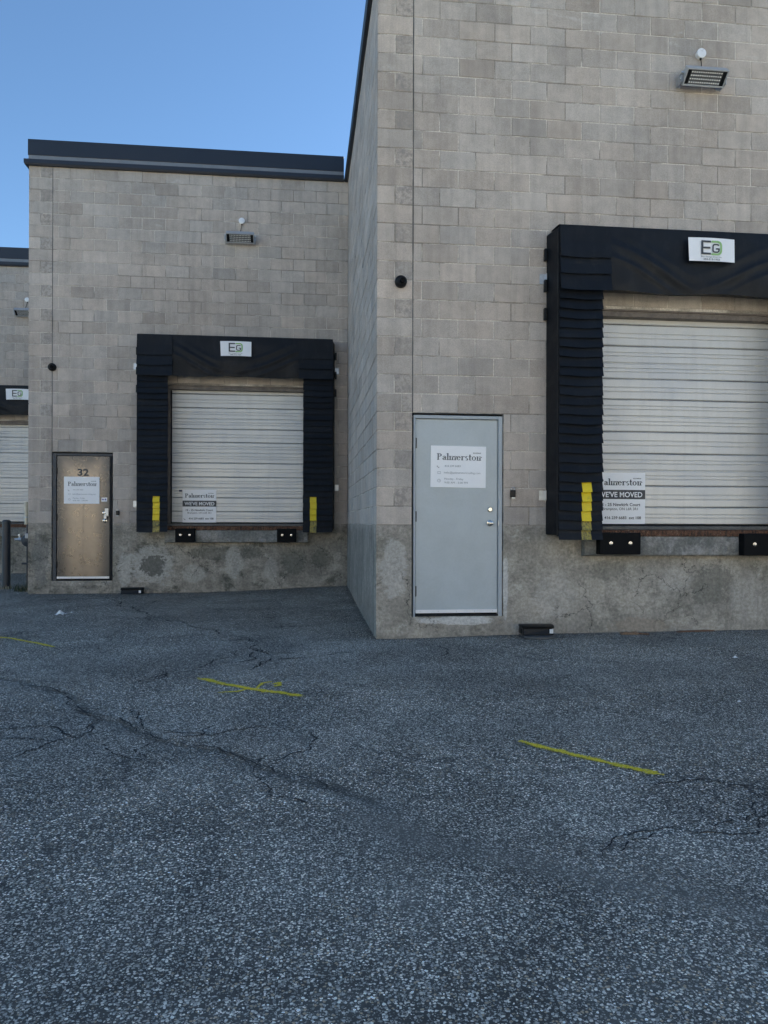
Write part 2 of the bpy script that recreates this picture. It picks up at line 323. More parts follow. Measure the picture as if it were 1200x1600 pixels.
# ------------------------------------------------------------------ mesh helpers
class MB:
    def __init__(s): s.v = []; s.f = []
    def add(s, vs, fs):
        o = len(s.v); s.v += [tuple(q) for q in vs]; s.f += [tuple(i + o for i in f) for f in fs]; return s
    def box(s, x0, x1, y0, y1, z0, z1):
        return s.add([(x0, y0, z0), (x1, y0, z0), (x1, y1, z0), (x0, y1, z0), (x0, y0, z1), (x1, y0, z1), (x1, y1, z1), (x0, y1, z1)],
              [(0, 3, 2, 1), (4, 5, 6, 7), (0, 1, 5, 4), (1, 2, 6, 5), (2, 3, 7, 6), (3, 0, 4, 7)])
    def block(s, x0, x1, y0, y1, z0, z1, c=.004):
        # front (-y) face with chamfered arris, open back
        f = [(x0 + c, y0, z0 + c), (x1 - c, y0, z0 + c), (x1 - c, y0, z1 - c), (x0 + c, y0, z1 - c)]
        m = [(x0, y0 + c, z0), (x1, y0 + c, z0), (x1, y0 + c, z1), (x0, y0 + c, z1)]
        b = [(x0, y1, z0), (x1, y1, z0), (x1, y1, z1), (x0, y1, z1)]
        fs = [(0, 1, 2, 3)]
        for i in range(4):
            j = (i + 1) % 4
            fs += [(4 + i, 4 + j, j, i), (8 + i, 8 + j, 4 + j, 4 + i)]
        return s.add(f + m + b, fs)
    def lathe(s, prof, o, axis=(0, 0, 1), n=20, cap=True):
        a = Vector(axis).normalized(); h = Vector((0, 0, 1)) if abs(a.z) < .9 else Vector((1, 0, 0))
        u = a.cross(h).normalized(); w = a.cross(u); o = Vector(o); vs = []; fs = []
        for (r, d) in prof:
            for k in range(n):
                t = 2 * math.pi * k / n; vs.append(o + a * d + u * (r * math.cos(t)) + w * (r * math.sin(t)))
        for i in range(len(prof) - 1):
            for k in range(n):
                k2 = (k + 1) % n; fs.append((i * n + k, i * n + k2, (i + 1) * n + k2, (i + 1) * n + k))
        if cap:
            fs.append(tuple(range(n - 1, -1, -1))); fs.append(tuple((len(prof) - 1) * n + k for k in range(n)))
        return s.add(vs, fs)
    def tube(s, pts, r, n=8):
        pts = [Vector(q) for q in pts]; vs = []; fs = []
        for i, q in enumerate(pts):
            d = (pts[min(i + 1, len(pts) - 1)] - pts[max(i - 1, 0)]).normalized()
            h = Vector((0, 0, 1)) if abs(d.z) < .9 else Vector((1, 0, 0)); u = d.cross(h).normalized(); w = d.cross(u)
            for k in range(n):
                t = 2 * math.pi * k / n; vs.append(q + u * (r * math.cos(t)) + w * (r * math.sin(t)))
        for i in range(len(pts) - 1):
            for k in range(n):
                k2 = (k + 1) % n; fs.append((i * n + k, i * n + k2, (i + 1) * n + k2, (i + 1) * n + k))
        fs.append(tuple(range(n))); fs.append(tuple((len(pts) - 1) * n + k for k in range(n)))
        return s.add(vs, fs)
    def grid(s, fn, nu, nv):
        vs = [fn(i / nu, j / nv) for j in range(nv + 1) for i in range(nu + 1)]; w = nu + 1
        return s.add(vs, [(j * w + i, j * w + i + 1, (j + 1) * w + i + 1, (j + 1) * w + i) for j in range(nv) for i in range(nu)])
    def mesh(s, name='m'):
        me = bpy.data.meshes.new(name); me.from_pydata(s.v, [], s.f); me.update(); return me

def fixn(me):
    import bmesh
    b = bmesh.new(); b.from_mesh(me); bmesh.ops.recalc_face_normals(b, faces=b.faces); b.to_mesh(me); b.free(); return me

def obj(name, geo, mat, parent=None, loc=(0, 0, 0), rot=(0, 0, 0), smooth=False, bevel=0.0, fix=True):
    me = geo.mesh(name) if isinstance(geo, MB) else geo
    if fix and isinstance(geo, MB): fixn(me)
    if mat is not None and not me.materials: me.materials.append(MAT[mat])
    if smooth:
        me.polygons.foreach_set('use_smooth', [True] * len(me.polygons))
        try: me.set_sharp_from_angle(angle=R(40))
        except Exception: pass
    o = bpy.data.objects.new(name, me); C.objects.link(o); o.location = loc; o.rotation_euler = rot
    if parent is not None: o.parent = parent
    if bevel:
        b = o.modifiers.new('edge', 'BEVEL'); b.width = bevel; b.segments = 2; b.limit_method = 'ANGLE'; b.angle_limit = R(40)
    return o
def tag(o, label, cat, group=None):
    o['label'] = label; o['category'] = cat
    if group: o['group'] = group
    return o
def thing(name, label, cat, loc=(0, 0, 0), group=None, rot=(0, 0, 0)):
    o = bpy.data.objects.new(name, None); C.objects.link(o); o.location = loc; o.rotation_euler = rot; o.empty_display_size = .2
    return tag(o, label, cat, group)

# ------------------------------------------------------------------ lettering
def text_geo(mb, s, size, x, z, y, align='LEFT', bold=0.0, width=None):
    cu = bpy.data.curves.new('t', 'FONT'); cu.body = s; cu.size = size; cu.align_x = align; cu.offset = bold; cu.resolution_u = 3
    ob = bpy.data.objects.new('t', cu); C.objects.link(ob)
    dg = bpy.context.evaluated_depsgraph_get(); dg.update()
    me = bpy.data.meshes.new_from_object(ob.evaluated_get(dg))
    vs = [v.co.copy() for v in me.vertices]; fs = [tuple(p.vertices) for p in me.polygons]
    bpy.data.objects.remove(ob); bpy.data.curves.remove(cu); bpy.data.meshes.remove(me)
    k = 1.0
    if width and vs:
        lo = min(v.x for v in vs); hi = max(v.x for v in vs); k = width / max(1e-6, hi - lo)
        off = -lo * k if align == 'LEFT' else -(lo + hi) / 2 * k
        vs = [Vector((v.x * k + off, v.y, 0)) for v in vs]
    mb.add([(x + v.x, y, z + v.y) for v in vs], fs)

def serif_geo(mb, word, x, z, y, width, cap):
    """Didone style lettering: thick stems, hairline serifs, swelling bowls. Drawn in cap-height units."""
    S, H = .15, .085; XH = .64; cur = 0.0; P = MB()
    def rect(a, b, c, d): P.add([(a, 0, b), (c, 0, b), (c, 0, d), (a, 0, d)], [(0, 1, 2, 3)])
    def arc(cx, cz, rx, rz, t0, t1, thick=S, thin=H, n=18):
        vs = []
        for i in range(n + 1):
            t = R(t0 + (t1 - t0) * i / n); w = thin + (thick - thin) * abs(math.cos(t)) ** 1.5
            c, s_ = math.cos(t), math.sin(t)
            vs += [(cx + rx * c, 0, cz + rz * s_), (cx + (rx - w) * c, 0, cz + (rz - max(thin, w * .5)) * s_)]
        P.add(vs, [(2 * i, 2 * i + 2, 2 * i + 3, 2 * i + 1) for i in range(n)])
    def serif(xc, zb, w=.20): rect(xc - w / 2 - .03, zb, xc + w / 2 + .03, zb + H)
    def hump(x0):
        arc(x0 + .16, XH - .22, .16 + S * .5, .22, 8, 130, S, H); rect(x0 + .16 + S * .5 - S, H * .5, x0 + .16 + S * .5, XH - .18); serif(x0 + .16, 0)
    for ch in word:
        o = cur
        if ch == 'P':
            rect(o + .07, 0, o + .07 + S, 1); serif(o + .07 + S / 2, 0); serif(o + .09, 1 - H, .16)
            arc(o + .27, .755, .27, .245, -90, 90); rect(o + .18, 1 - H, o + .29, 1); rect(o + .18, .51, o + .29, .51 + H); adv = .60
        elif ch == 'a':
            rect(o + .27, .04, o + .27 + S, .48); arc(o + .23, .47, .175, .17, 0, 150, S * .9, H); arc(o + .09, .50, .055, .055, 0, 360, .055, .055)
            arc(o + .20, .18, .18, .19, 60, 330, S, H); rect(o + .20, .35, o + .28, .35 + H); rect(o + .38, 0, o + .47, H + .01); adv = .49
        elif ch == 'l':
            rect(o + .06, 0, o + .06 + S, 1.06); serif(o + .06 + S / 2, 0); rect(o, 1.06 - H, o + .1, 1.06); adv = .27
        elif ch in 'mn':
            rect(o + .06, 0, o + .06 + S, XH); serif(o + .06 + S / 2, 0); rect(o, XH - H, o + .1, XH)
            hump(o + .24); adv = .54
            if ch == 'm': hump(o + .55); adv = .85
        elif ch == 'e':
            arc(o + .24, .32, .24, .33, 0, 325, S, H); rect(o + .12, .33, o + .46, .33 + H); adv = .51
        elif ch == 'r':
            rect(o + .06, 0, o + .06 + S, XH); serif(o + .06 + S / 2, 0); rect(o, XH - H, o + .1, XH)
            arc(o + .32, XH - .17, .16, .17, 60, 170, S * .6, H); arc(o + .39, XH - .09, .06, .06, 0, 360, .06, .06); adv = .46
        elif ch == 's':
            arc(o + .19, .48, .165, .165, 40, 265, S * .9, H); arc(o + .19, .165, .175, .17, -140, 95, S * .95, H); adv = .40
        elif ch == 't':
            rect(o + .08, .06, o + .08 + S, .90); rect(o, XH - H, o + .34, XH); arc(o + .24, .12, .16, .12, 180, 330, S, H); adv = .36
        elif ch == 'o':
            arc(o + .25, .32, .25, .33, 0, 360, S, H, 28); adv = .54
        cur = o + adv
    k = width / cur
    mb.add([(x + v[0] * k, y, z + v[2] * cap) for v in P.v], P.f)

def ring_geo(mb, outline_out, outline_in, y):
    n = len(outline_out); mb.add([(a, y, b) for a, b in outline_out] + [(a, y, b) for a, b in outline_in], [(i, i + 1, n + i + 1, n + i) for i in range(n - 1)])
def phone_geo(mb, x, z, s, y):
    pts = []
    for i in range(9):
        t = R(190 + 80 * i / 8); w = .16 if i in (0, 1, 7, 8) else .08
        pts.append(((x + s * (.35 + .75 * math.cos(t) - w * math.cos(t)), z + s * (.75 + .75 * math.sin(t) - w * math.sin(t))), (x + s * (.35 + .75 * math.cos(t) + w * math.cos(t)), z + s * (.75 + .75 * math.sin(t) + w * math.sin(t)))))
    ring_geo(mb, [p[0] for p in pts], [p[1] for p in pts], y)

# ------------------------------------------------------------------ ground
def G(X, Y):
    t = np.clip((7.5 - Y) / 6, 0, 1); t = t * t * (3 - 2 * t)
    return (.012 + .105 * np.exp(-((X - .9) / 1.7) ** 2 - ((Y - 13.6) / 2.6) ** 2) + .009 * np.clip(X - 1.5, 0, 5) * np.exp(-((Y - 8) / 2) ** 2)
            - .012 * np.exp(-((X - .8) / .8) ** 2 - ((Y - 8) / .8) ** 2) - .06 * t)
def ripple(X, Y):
    return .006 * np.sin(X * 1.3 + .7 * np.sin(Y * .9)) * np.sin(Y * 1.1 + 1.3) + .0022 * np.sin(X * 4.1 + Y * 2.3) * np.sin(Y * 3.7 - X * 1.9)
def GZ(x, y): return float(G(np.array(float(x)), np.array(float(y))) + ripple(np.array(float(x)), np.array(float(y))))
SEAM = [(-3.2, 6.75), (-2.689, 6.479), (-2.403, 6.258), (-1.991, 5.908), (-1.453, 5.161), (-0.826, 4.471), (-0.241, 3.974), (0.088, 3.69), (0.348, 3.435)]
WORN = [(0.246, 3.262), (0.582, 2.943), (0.913, 2.745), (1.104, 2.601), (1.347, 2.462), (1.553, 2.276)]
DARK2 = [(-0.464, 3.231), (-0.061, 3.292), (0.401, 3.146), (0.854, 2.975), (1.4, 2.70)]
def seg_d(X, Y, pl):
    d = np.full(X.shape, 1e9)
    for (x0, y0), (x1, y1) in zip(pl[:-1], pl[1:]):
        dx, dy = x1 - x0, y1 - y0; t = np.clip(((X - x0) * dx + (Y - y0) * dy) / (dx * dx + dy * dy), 0, 1)
        d = np.minimum(d, np.hypot(X - x0 - t * dx, Y - y0 - t * dy))
    return d
def jag(pl, amp, lev, seed):
    r = random.Random(seed); p = [Vector((a, b)) for a, b in pl]
    for _ in range(lev):
        q = [p[0]]
        for a, b in zip(p[:-1], p[1:]):
            d = b - a; m = (a + b) / 2 + Vector((-d.y, d.x)) * r.uniform(-amp, amp); q += [m, b]
        p = q
    return p
def build_ground():
    xs = np.concatenate([[-1500, -400, -120, -50, -25, -14, -9, -7, -6], np.arange(-5.2, 5.81, .028), [6.4, 7.5, 9, 12, 16, 25, 50, 120, 400, 1500]])
    ys = np.concatenate([[-1500, -400, -120, -50, -25, -14, -8, -4, -2, -.5, .5, 1.0], np.arange(1.4, 13.81, .028), [14.3, 15, 16, 17.5, 19, 22, 30, 60, 150, 500, 1500]])
    X, Y = np.meshgrid(xs, ys); Z = G(X, Y) + ripple(X, Y)
    SJ = [(q.x, q.y) for q in jag(SEAM, .10, 3, 5)]; WJ = .026 * (1 + .6 * np.sin(X * 5.1 + 1.7 * np.sin(Y * 4.3)) * np.sin(X * 2.3 - Y * 3.1))
    seam = .95 * np.exp(-(seg_d(X, Y, SJ) / WJ) ** 2) + .20 * np.exp(-(seg_d(X, Y, SEAM) / .14) ** 2) * (.6 + .4 * np.sin(X * 3 + Y * 2))
    seam += .55 * np.exp(-((X + .98) / .055) ** 2 - ((Y - 3.042) / .05) ** 2) * 2 + .8 * np.exp(-((X + .094) / .025) ** 2 - ((Y - 3.2) / .02) ** 2)
    seam += .14 * np.exp(-(seg_d(X, Y, DARK2) / .14) ** 2)
    # dirt gathered along the walls
    front = np.where(X > .785, 7.973 - Y, np.where(X > -4.65, 13.277 - Y, 18.58 - Y))
    seam += .75 * np.exp(-(np.abs(front) / .07) ** 2) + .75 * np.exp(-((X - .785) / .06) ** 2) * ((Y > 7.97) & (Y < 13.3))
    worn = .50 * np.exp(-(seg_d(X, Y, WORN) / .09) ** 2)
    worn += .25 * np.exp(-(seg_d(X, Y, [(0.35, 3.45), (0.45, 3.05), (0.35, 2.5)]) / .10) ** 2)
    Z -= .010 * np.exp(-(seg_d(X, Y, SEAM) / .07) ** 2)
    for arc in ([(3.4, 2.0), (3.9, 4.5), (4.15, 7.9)], [(5.0, 2.0), (5.3, 4.5), (5.4, 7.9)], [(-1.9, 5.0), (-1.95, 8.5), (-1.75, 13.2)], [(-.1, 5.0), (-.35, 9.0), (-.45, 13.2)], [(2.2, 1.6), (.9, 3.2), (-.6, 5.2), (-1.6, 8.0)]):
        seam += .13 * np.exp(-(seg_d(X, Y, arc) / .13) ** 2)
    for (ox, oy, orr, oa) in ((1.9, 5.6, .16, .5), (4.3, 6.2, .22, .5), (-1.2, 10.6, .28, .5), (.9, 2.5, .07, .4), (-2.1, 8.6, .14, .45), (3.0, 3.6, .10, .35), (-.4, 4.9, .07, .4)):
        seam += oa * np.exp(-(np.hypot((X - ox), (Y - oy) * .8) / orr) ** 2)
    tone = .10 * np.exp(-((X - .2) / .9) ** 2 - ((Y - 7.2) / .9) ** 2) + .10 * np.exp(-((X - .15) / .5) ** 2 - ((Y - 2.4) / .35) ** 2) - .10 * np.exp(-((Y - 11.5) / 2.4) ** 2) * (X < 1)
    wear = np.stack([np.clip(seam, 0, 1), np.clip(worn, 0, 1), tone], -1).reshape(-1, 3)
    ny, nx = X.shape
    co = np.stack([X, Y, Z], -1).reshape(-1, 3)
    idx = np.arange(nx * ny).reshape(ny, nx)
    q = np.stack([idx[:-1, :-1], idx[:-1, 1:], idx[1:, 1:], idx[1:, :-1]], -1).reshape(-1, 4)
    me = bpy.data.meshes.new('ground'); me.vertices.add(len(co)); me.vertices.foreach_set('co', co.ravel().astype(np.float32))
    me.loops.add(q.size); me.loops.foreach_set('vertex_index', q.ravel().astype(np.int32))
    me.polygons.add(len(q)); me.polygons.foreach_set('loop_start', np.arange(0, q.size, 4, dtype=np.int32)); me.polygons.foreach_set('loop_total', np.full(len(q), 4, np.int32))
    me.update(calc_edges=True)
    at = me.attributes.new('wear', 'FLOAT_VECTOR', 'POINT'); at.data.foreach_set('vector', wear.ravel().astype(np.float32))
    me.polygons.foreach_set('use_smooth', np.ones(len(q), bool))
    o = obj('ground', me, 'asphalt'); o['kind'] = 'structure'
    return o
ground = build_ground()

CRACKS = {'a': [(-1.611, 4.115), (-1.517, 4.305), (-1.381, 4.523), (-1.242, 4.611), (-1.133, 4.692)], 'b': [(-1.561, 9.721), (-0.963, 8.658), (-0.552, 7.933), (-0.375, 7.713)],
  'c': [(-3.152, 12.414), (-2.722, 11.445), (-2.265, 10.605), (-1.966, 9.761), (-1.561, 9.721)], 'd': [(-0.555, 7.529), (-0.839, 6.576), (-1.149, 6.216), (-1.376, 5.895)],
  'e': [(0.043, 6.885), (0.162, 6.94), (0.349, 7.132), (0.765, 6.991), (1.176, 6.721), (1.476, 6.6), (2.075, 6.62)], 'f': [(2.263, 3.369), (2.136, 3.3), (1.807, 3.04), (1.712, 2.952)],
  'g': [(1.498, 2.973), (1.377, 2.923), (1.213, 2.795)], 
  'l': [(-1.154, 5.215), (-1.059, 4.969), (-0.959, 4.676), (-0.826, 4.471)],
  'm': [(-0.164, 4.122), (-0.213, 4.073), (-0.265, 3.832)], 'n': [(-1.251, 4.511), (-0.933, 4.142), (-0.798, 4.057)], 'o': [(-2.4, 6.2), (-1.99, 5.9), (-1.453, 5.161), (-0.826, 4.471), (-0.241, 3.974), (0.088, 3.69), (0.348, 3.435)],
  'p': [(-4.5, 12.3), (-3.152, 12.414), (-2.0, 12.2), (-.9, 12.5)]}
_cr = random.Random(12)
for _k in list(CRACKS):                                            # finer side branches
    _p = CRACKS[_k]
    for _ in range(3 if len(_p) > 3 else 1):
        _a = _p[_cr.randrange(len(_p))]; _t = _cr.random() * 6.28; _l = _cr.uniform(.18, .5)
        CRACKS[_k + str(len(CRACKS))] = [_a, (_a[0] + math.cos(_t) * _l, _a[1] + math.sin(_t) * _l), (_a[0] + math.cos(_t + .5) * _l * 2, _a[1] + math.sin(_t + .5) * _l * 2)]
cb = MB()
for i, (k, pl) in enumerate(CRACKS.items()):
    p = jag(pl, .16, 4, i + 3); r = random.Random(i); n = len(p); vs = []
    for j, q in enumerate(p):
        d = (p[min(j + 1, n - 1)] - p[max(j - 1, 0)]).normalized(); nn = Vector((-d.y, d.x))
        w = (.0032 + .0030 * r.random()) * min(1, 4 * min(j, n - 1 - j) / n + .08) * (.8 if q.y < 3.2 else 1.0 + .22 * max(0, q.y - 4))
        for s in (-1, 1):
            a = q + nn * w * s; vs.append((a.x, a.y, GZ(a.x, a.y) + .0035))
    cb.add(vs, [(2 * j, 2 * j + 2, 2 * j + 3, 2 * j + 1) for j in range(n - 1) if r.random() > .16])
o = obj('cracks', cb, 'crack', ground, fix=False); o['kind'] = 'stuff'

def paint_line(name, label, strokes, group):
    mb = MB(); edge = []
    for pl, w, seed in strokes:
        p = jag(pl, .035, 4, seed); n = len(p); vs = []
        for j, q in enumerate(p):
            d = (p[min(j + 1, n - 1)] - p[max(j - 1, 0)]).normalized(); nn = Vector((-d.y, d.x)); fade = 1 if .04 < j / (n - 1) < .96 else .4
            for s in (-1, -.5, 0, .5, 1):
                a = q + nn * w * s; vs.append((a.x, a.y, GZ(a.x, a.y) + .005)); edge.append(min(1, abs(s)) * .9 + (.25 if fade < 1 else 0))
        mb.add(vs, [(5 * j + k, 5 * j + k + 1, 5 * j + k + 6, 5 * j + k + 5) for j in range(n - 1) for k in range(4)])
    o = obj(name, mb, 'road_paint', fix=False); at = o.data.attributes.new('edge', 'FLOAT', 'POINT'); at.data.foreach_set('value', np.array(edge, np.float32))
    return tag(o, label, 'paint marking', group)
PG = 'sprayed yellow lines on the asphalt'
paint_line('paint_line', 'straight sprayed yellow line on the asphalt nearest the camera, right of centre', [([(1.261, 4.238), (1.365, 4.11), (1.498, 3.964), (1.648, 3.803), (1.834, 3.621)], .044, 1)], PG)
paint_line('paint_line', 'sprayed yellow line with small scribbled branches on the middle of the asphalt', [([(-0.837, 6.092), (-0.6, 5.846), (-0.345, 5.656), (-0.152, 5.538), (0.012, 5.408)], .052, 2), ([(-0.62, 5.59), (-0.473, 5.607), (-0.40, 5.70)], .026, 5), ([(-0.346, 5.676), (-0.309, 5.863), (-0.237, 5.901)], .026, 6), ([(-0.223, 5.812), (-0.181, 5.874), (-0.168, 5.764), (-0.216, 5.747)], .028, 7)], PG)
paint_line('paint_line', 'faint sprayed yellow line on the asphalt at the left edge of the picture', [([(-3.6, 8.55), (-3.206, 8.345), (-3.038, 8.242), (-2.748, 7.964), (-2.419, 7.622)], .042, 3)], PG)

# ------------------------------------------------------------------ warehouse units
CT = 1.2206; CH = .2032; BL = .3985; ROWS = 30; TOP = CT + ROWS * CH      # top of foundation, course height, block length
def proj(X, Y, Z):
    v = Vector((X, Y, Z - CAM_Z)); x, y, z = v.dot(_R), v.dot(_U), v.dot(_f)
    return 600 + FPX * x / z, 815.7 - FPX * y / z
_bm = {}
def block_mesh(w, mat):
    k = (round(w, 3), mat)
    if k not in _bm:
        me = MB().block(0, w, 0, .06, .005, CH - .005).mesh('block'); me.materials.append(MAT[mat]); _bm[k] = me
    return _bm[k]

def make_unit(label, X0, Y0, W, dock_c, base_mat, has_man_door, shown, far_y):
    u = thing('warehouse_unit', label, 'building', (X0, Y0, 0), 'stepped warehouse units')
    DR = (.385, 1.395, .225, CT + 6 * CH)              # man door opening: x0 x1 z0 z1
    oc = dock_c - X0; OP = (oc - 1.22, oc + 1.22, CT - .04, 3.625)
    th = .22; yb = .005
    # front wall: mortar core with real openings
    w = MB()
    def rects(x0, x1, z0, z1):
        # subtract the openings column by column
        cuts = sorted({x0, x1} | {c for o in holes for c in o[:2] if x0 < c < x1}); out = []
        for a, b in zip(cuts[:-1], cuts[1:]):
            segs = [(z0, z1)]
            for o in holes:
                if a >= o[0] - 1e-6 and b <= o[1] + 1e-6:
                    ns = []
                    for s0, s1 in segs:
                        if o[3] <= s0 or o[2] >= s1: ns.append((s0, s1)); continue
                        if o[2] > s0: ns.append((s0, o[2]))
                        if o[3] < s1: ns.append((o[3], s1))
                    segs = ns
            out += [(a, b, s0, s1) for s0, s1 in segs]
        return out
    holes = [OP] + ([DR] if has_man_door else [])
    for a, b, c, d in rects(.012, W, CT, TOP): w.box(a, b, yb, th, c, d)
    wall = obj('front_wall', w, 'mortar', u, fix=False)
    # foundation
    f = MB()
    for a, b, c, d in rects(0, W, -.6, CT): f.box(a, b, 0, th, c, d)
    fo = obj('foundation', f, base_mat, u, fix=False)
    # blocks
    rest = MB()
    for v in range(ROWS):
        z0 = CT + v * CH
        cuts = [(0, .382)] if v % 2 == 0 else [(0, .186), (.196, .382)]
        if v == 6: cuts = [(0, .268), (.278, .382)]
        x = .398; nx = .398 + (.095 if v % 2 == 0 else .285)
        while x < min(W, 13) - .02:
            cuts.append((x, min(nx, W) - .010 if nx < W else W)); x = nx; nx += BL
        for i, (a, b) in enumerate(cuts):
            parts = [(a, b)]
            for h in holes:
                if z0 + CH - .02 > h[2] and z0 + .03 < h[3]:
                    ns = []
                    for p0, p1 in parts:
                        if h[1] <= p0 or h[0] >= p1: ns.append((p0, p1)); continue
                        if h[0] - .004 > p0 + .02: ns.append((p0, h[0] - .004))
                        if h[1] + .004 < p1 - .02: ns.append((h[1] + .004, p1))
                    parts = ns
            for p0, p1 in parts:
                mat = 'block_stained' if (b < .39 and a > .1) and (v % 2 == 1 or v == 6) else 'block'
                cx, cz = X0 + (p0 + p1) / 2, z0 + CH / 2
                px, py = proj(cx, Y0, cz); dy = rng.uniform(-.0022, .0022)
                hid = abs(cx - dock_c) < 1.45 and 1.0 < cz < 4.32
                if -25 < px < 1225 and -12 < py and not hid and shown(cx, cz):
                    obj('block', block_mesh(p1 - p0, mat), None, wall, (p0, dy, z0))
                elif cz < TOP:
                    rest.block(p0, p1, dy, .06, z0 + .005, z0 + CH - .005)
    if rest.v:
        o = obj('blocks_out_of_view', rest, 'block', wall, fix=False); o['kind'] = 'stuff'
    # return wall towards the next unit: the courses are foreshortened to slivers
    D = far_y - Y0
    s = MB().box(.007, th, .065, D, CT, TOP); side = obj('side_wall', s, 'mortar', u, fix=False)
    obj('side_foundation', MB().box(0, th, th, D, -.6, CT), 'concrete_c', u, fix=False)
    sb = MB()
    for v in range(ROWS):
        z0 = CT + v * CH; y = .066 + (0 if v % 2 else -BL / 2)
        while y < D:
            a, b = max(y, .066), min(y + BL - .010, D)
            if b - a > .03:
                t = MB().block(-b, -a, rng.uniform(-.003, .003), .05, z0 + .005, z0 + CH - .005)
                sb.add([(q[1], -q[0], q[2]) for q in t.v], t.f)
            y += BL
    o = obj('side_blocks', sb, 'block', side, fix=False); o['kind'] = 'stuff'
    # control joint beside the pier
    zz = DR[3] if has_man_door else CT
    obj('control_joint', MB().box(.385, .395, .004, .02, zz, TOP), 'joint', u, fix=False)
    # parapet cap: drip flashing, pale reveal strip, fascia (front run and side run)
    e = W - .0 if W > 6 else W - .075
    cp = MB().box(-.016, e, -.016, .30, 7.485, 7.755).box(-.016, .30, .30, D + .3, 7.485, 7.755)
    cap = obj('parapet_cap', cp, 'cap', u, bevel=.006)
    obj('cap_strip', MB().box(-.006, e, -.006, .28, 7.405, 7.485).box(-.006, .28, .28, D + .3, 7.405, 7.485), 'cap_strip', cap, fix=False)
    lo = MB()
    prof = [(-.05, 7.300), (-.065, 7.330), (-.065, 7.395), (-.03, 7.405), (.26, 7.405), (.26, 7.300)]
    def run(pts, fn0, fn1):
        n = len(pts); vs = [fn0(*q) for q in pts] + [fn1(*q) for q in pts]
        lo.add(vs, [(i, (i + 1) % n, n + (i + 1) % n, n + i) for i in range(n)] + [tuple(range(n)), tuple(range(2 * n - 1, n - 1, -1))])
    run(prof, lambda d, z: (d, d, z), lambda d, z: (e, d, z))
    run(prof, lambda d, z: (d, D + .3, z), lambda d, z: (d, d, z))
    obj('drip_flashing', lo, 'cap', cap)
    obj('roof', MB().box(.25, W, .25, 34, 7.44, 7.47), 'roof', u, fix=False)
    obj('rear_wall', MB().box(0, W, 34, 34.2, -.5, 7.5).box(W - .1, W, th, 34, -.5, 7.4), 'mortar', u, fix=False)
    obj('inner_side_wall', MB().box(.01, th, D, 34, -.5, 7.44), 'mortar', u, fix=False)
    # dock: lintel, door, sill
    add_dock_door(u, oc)
    return u

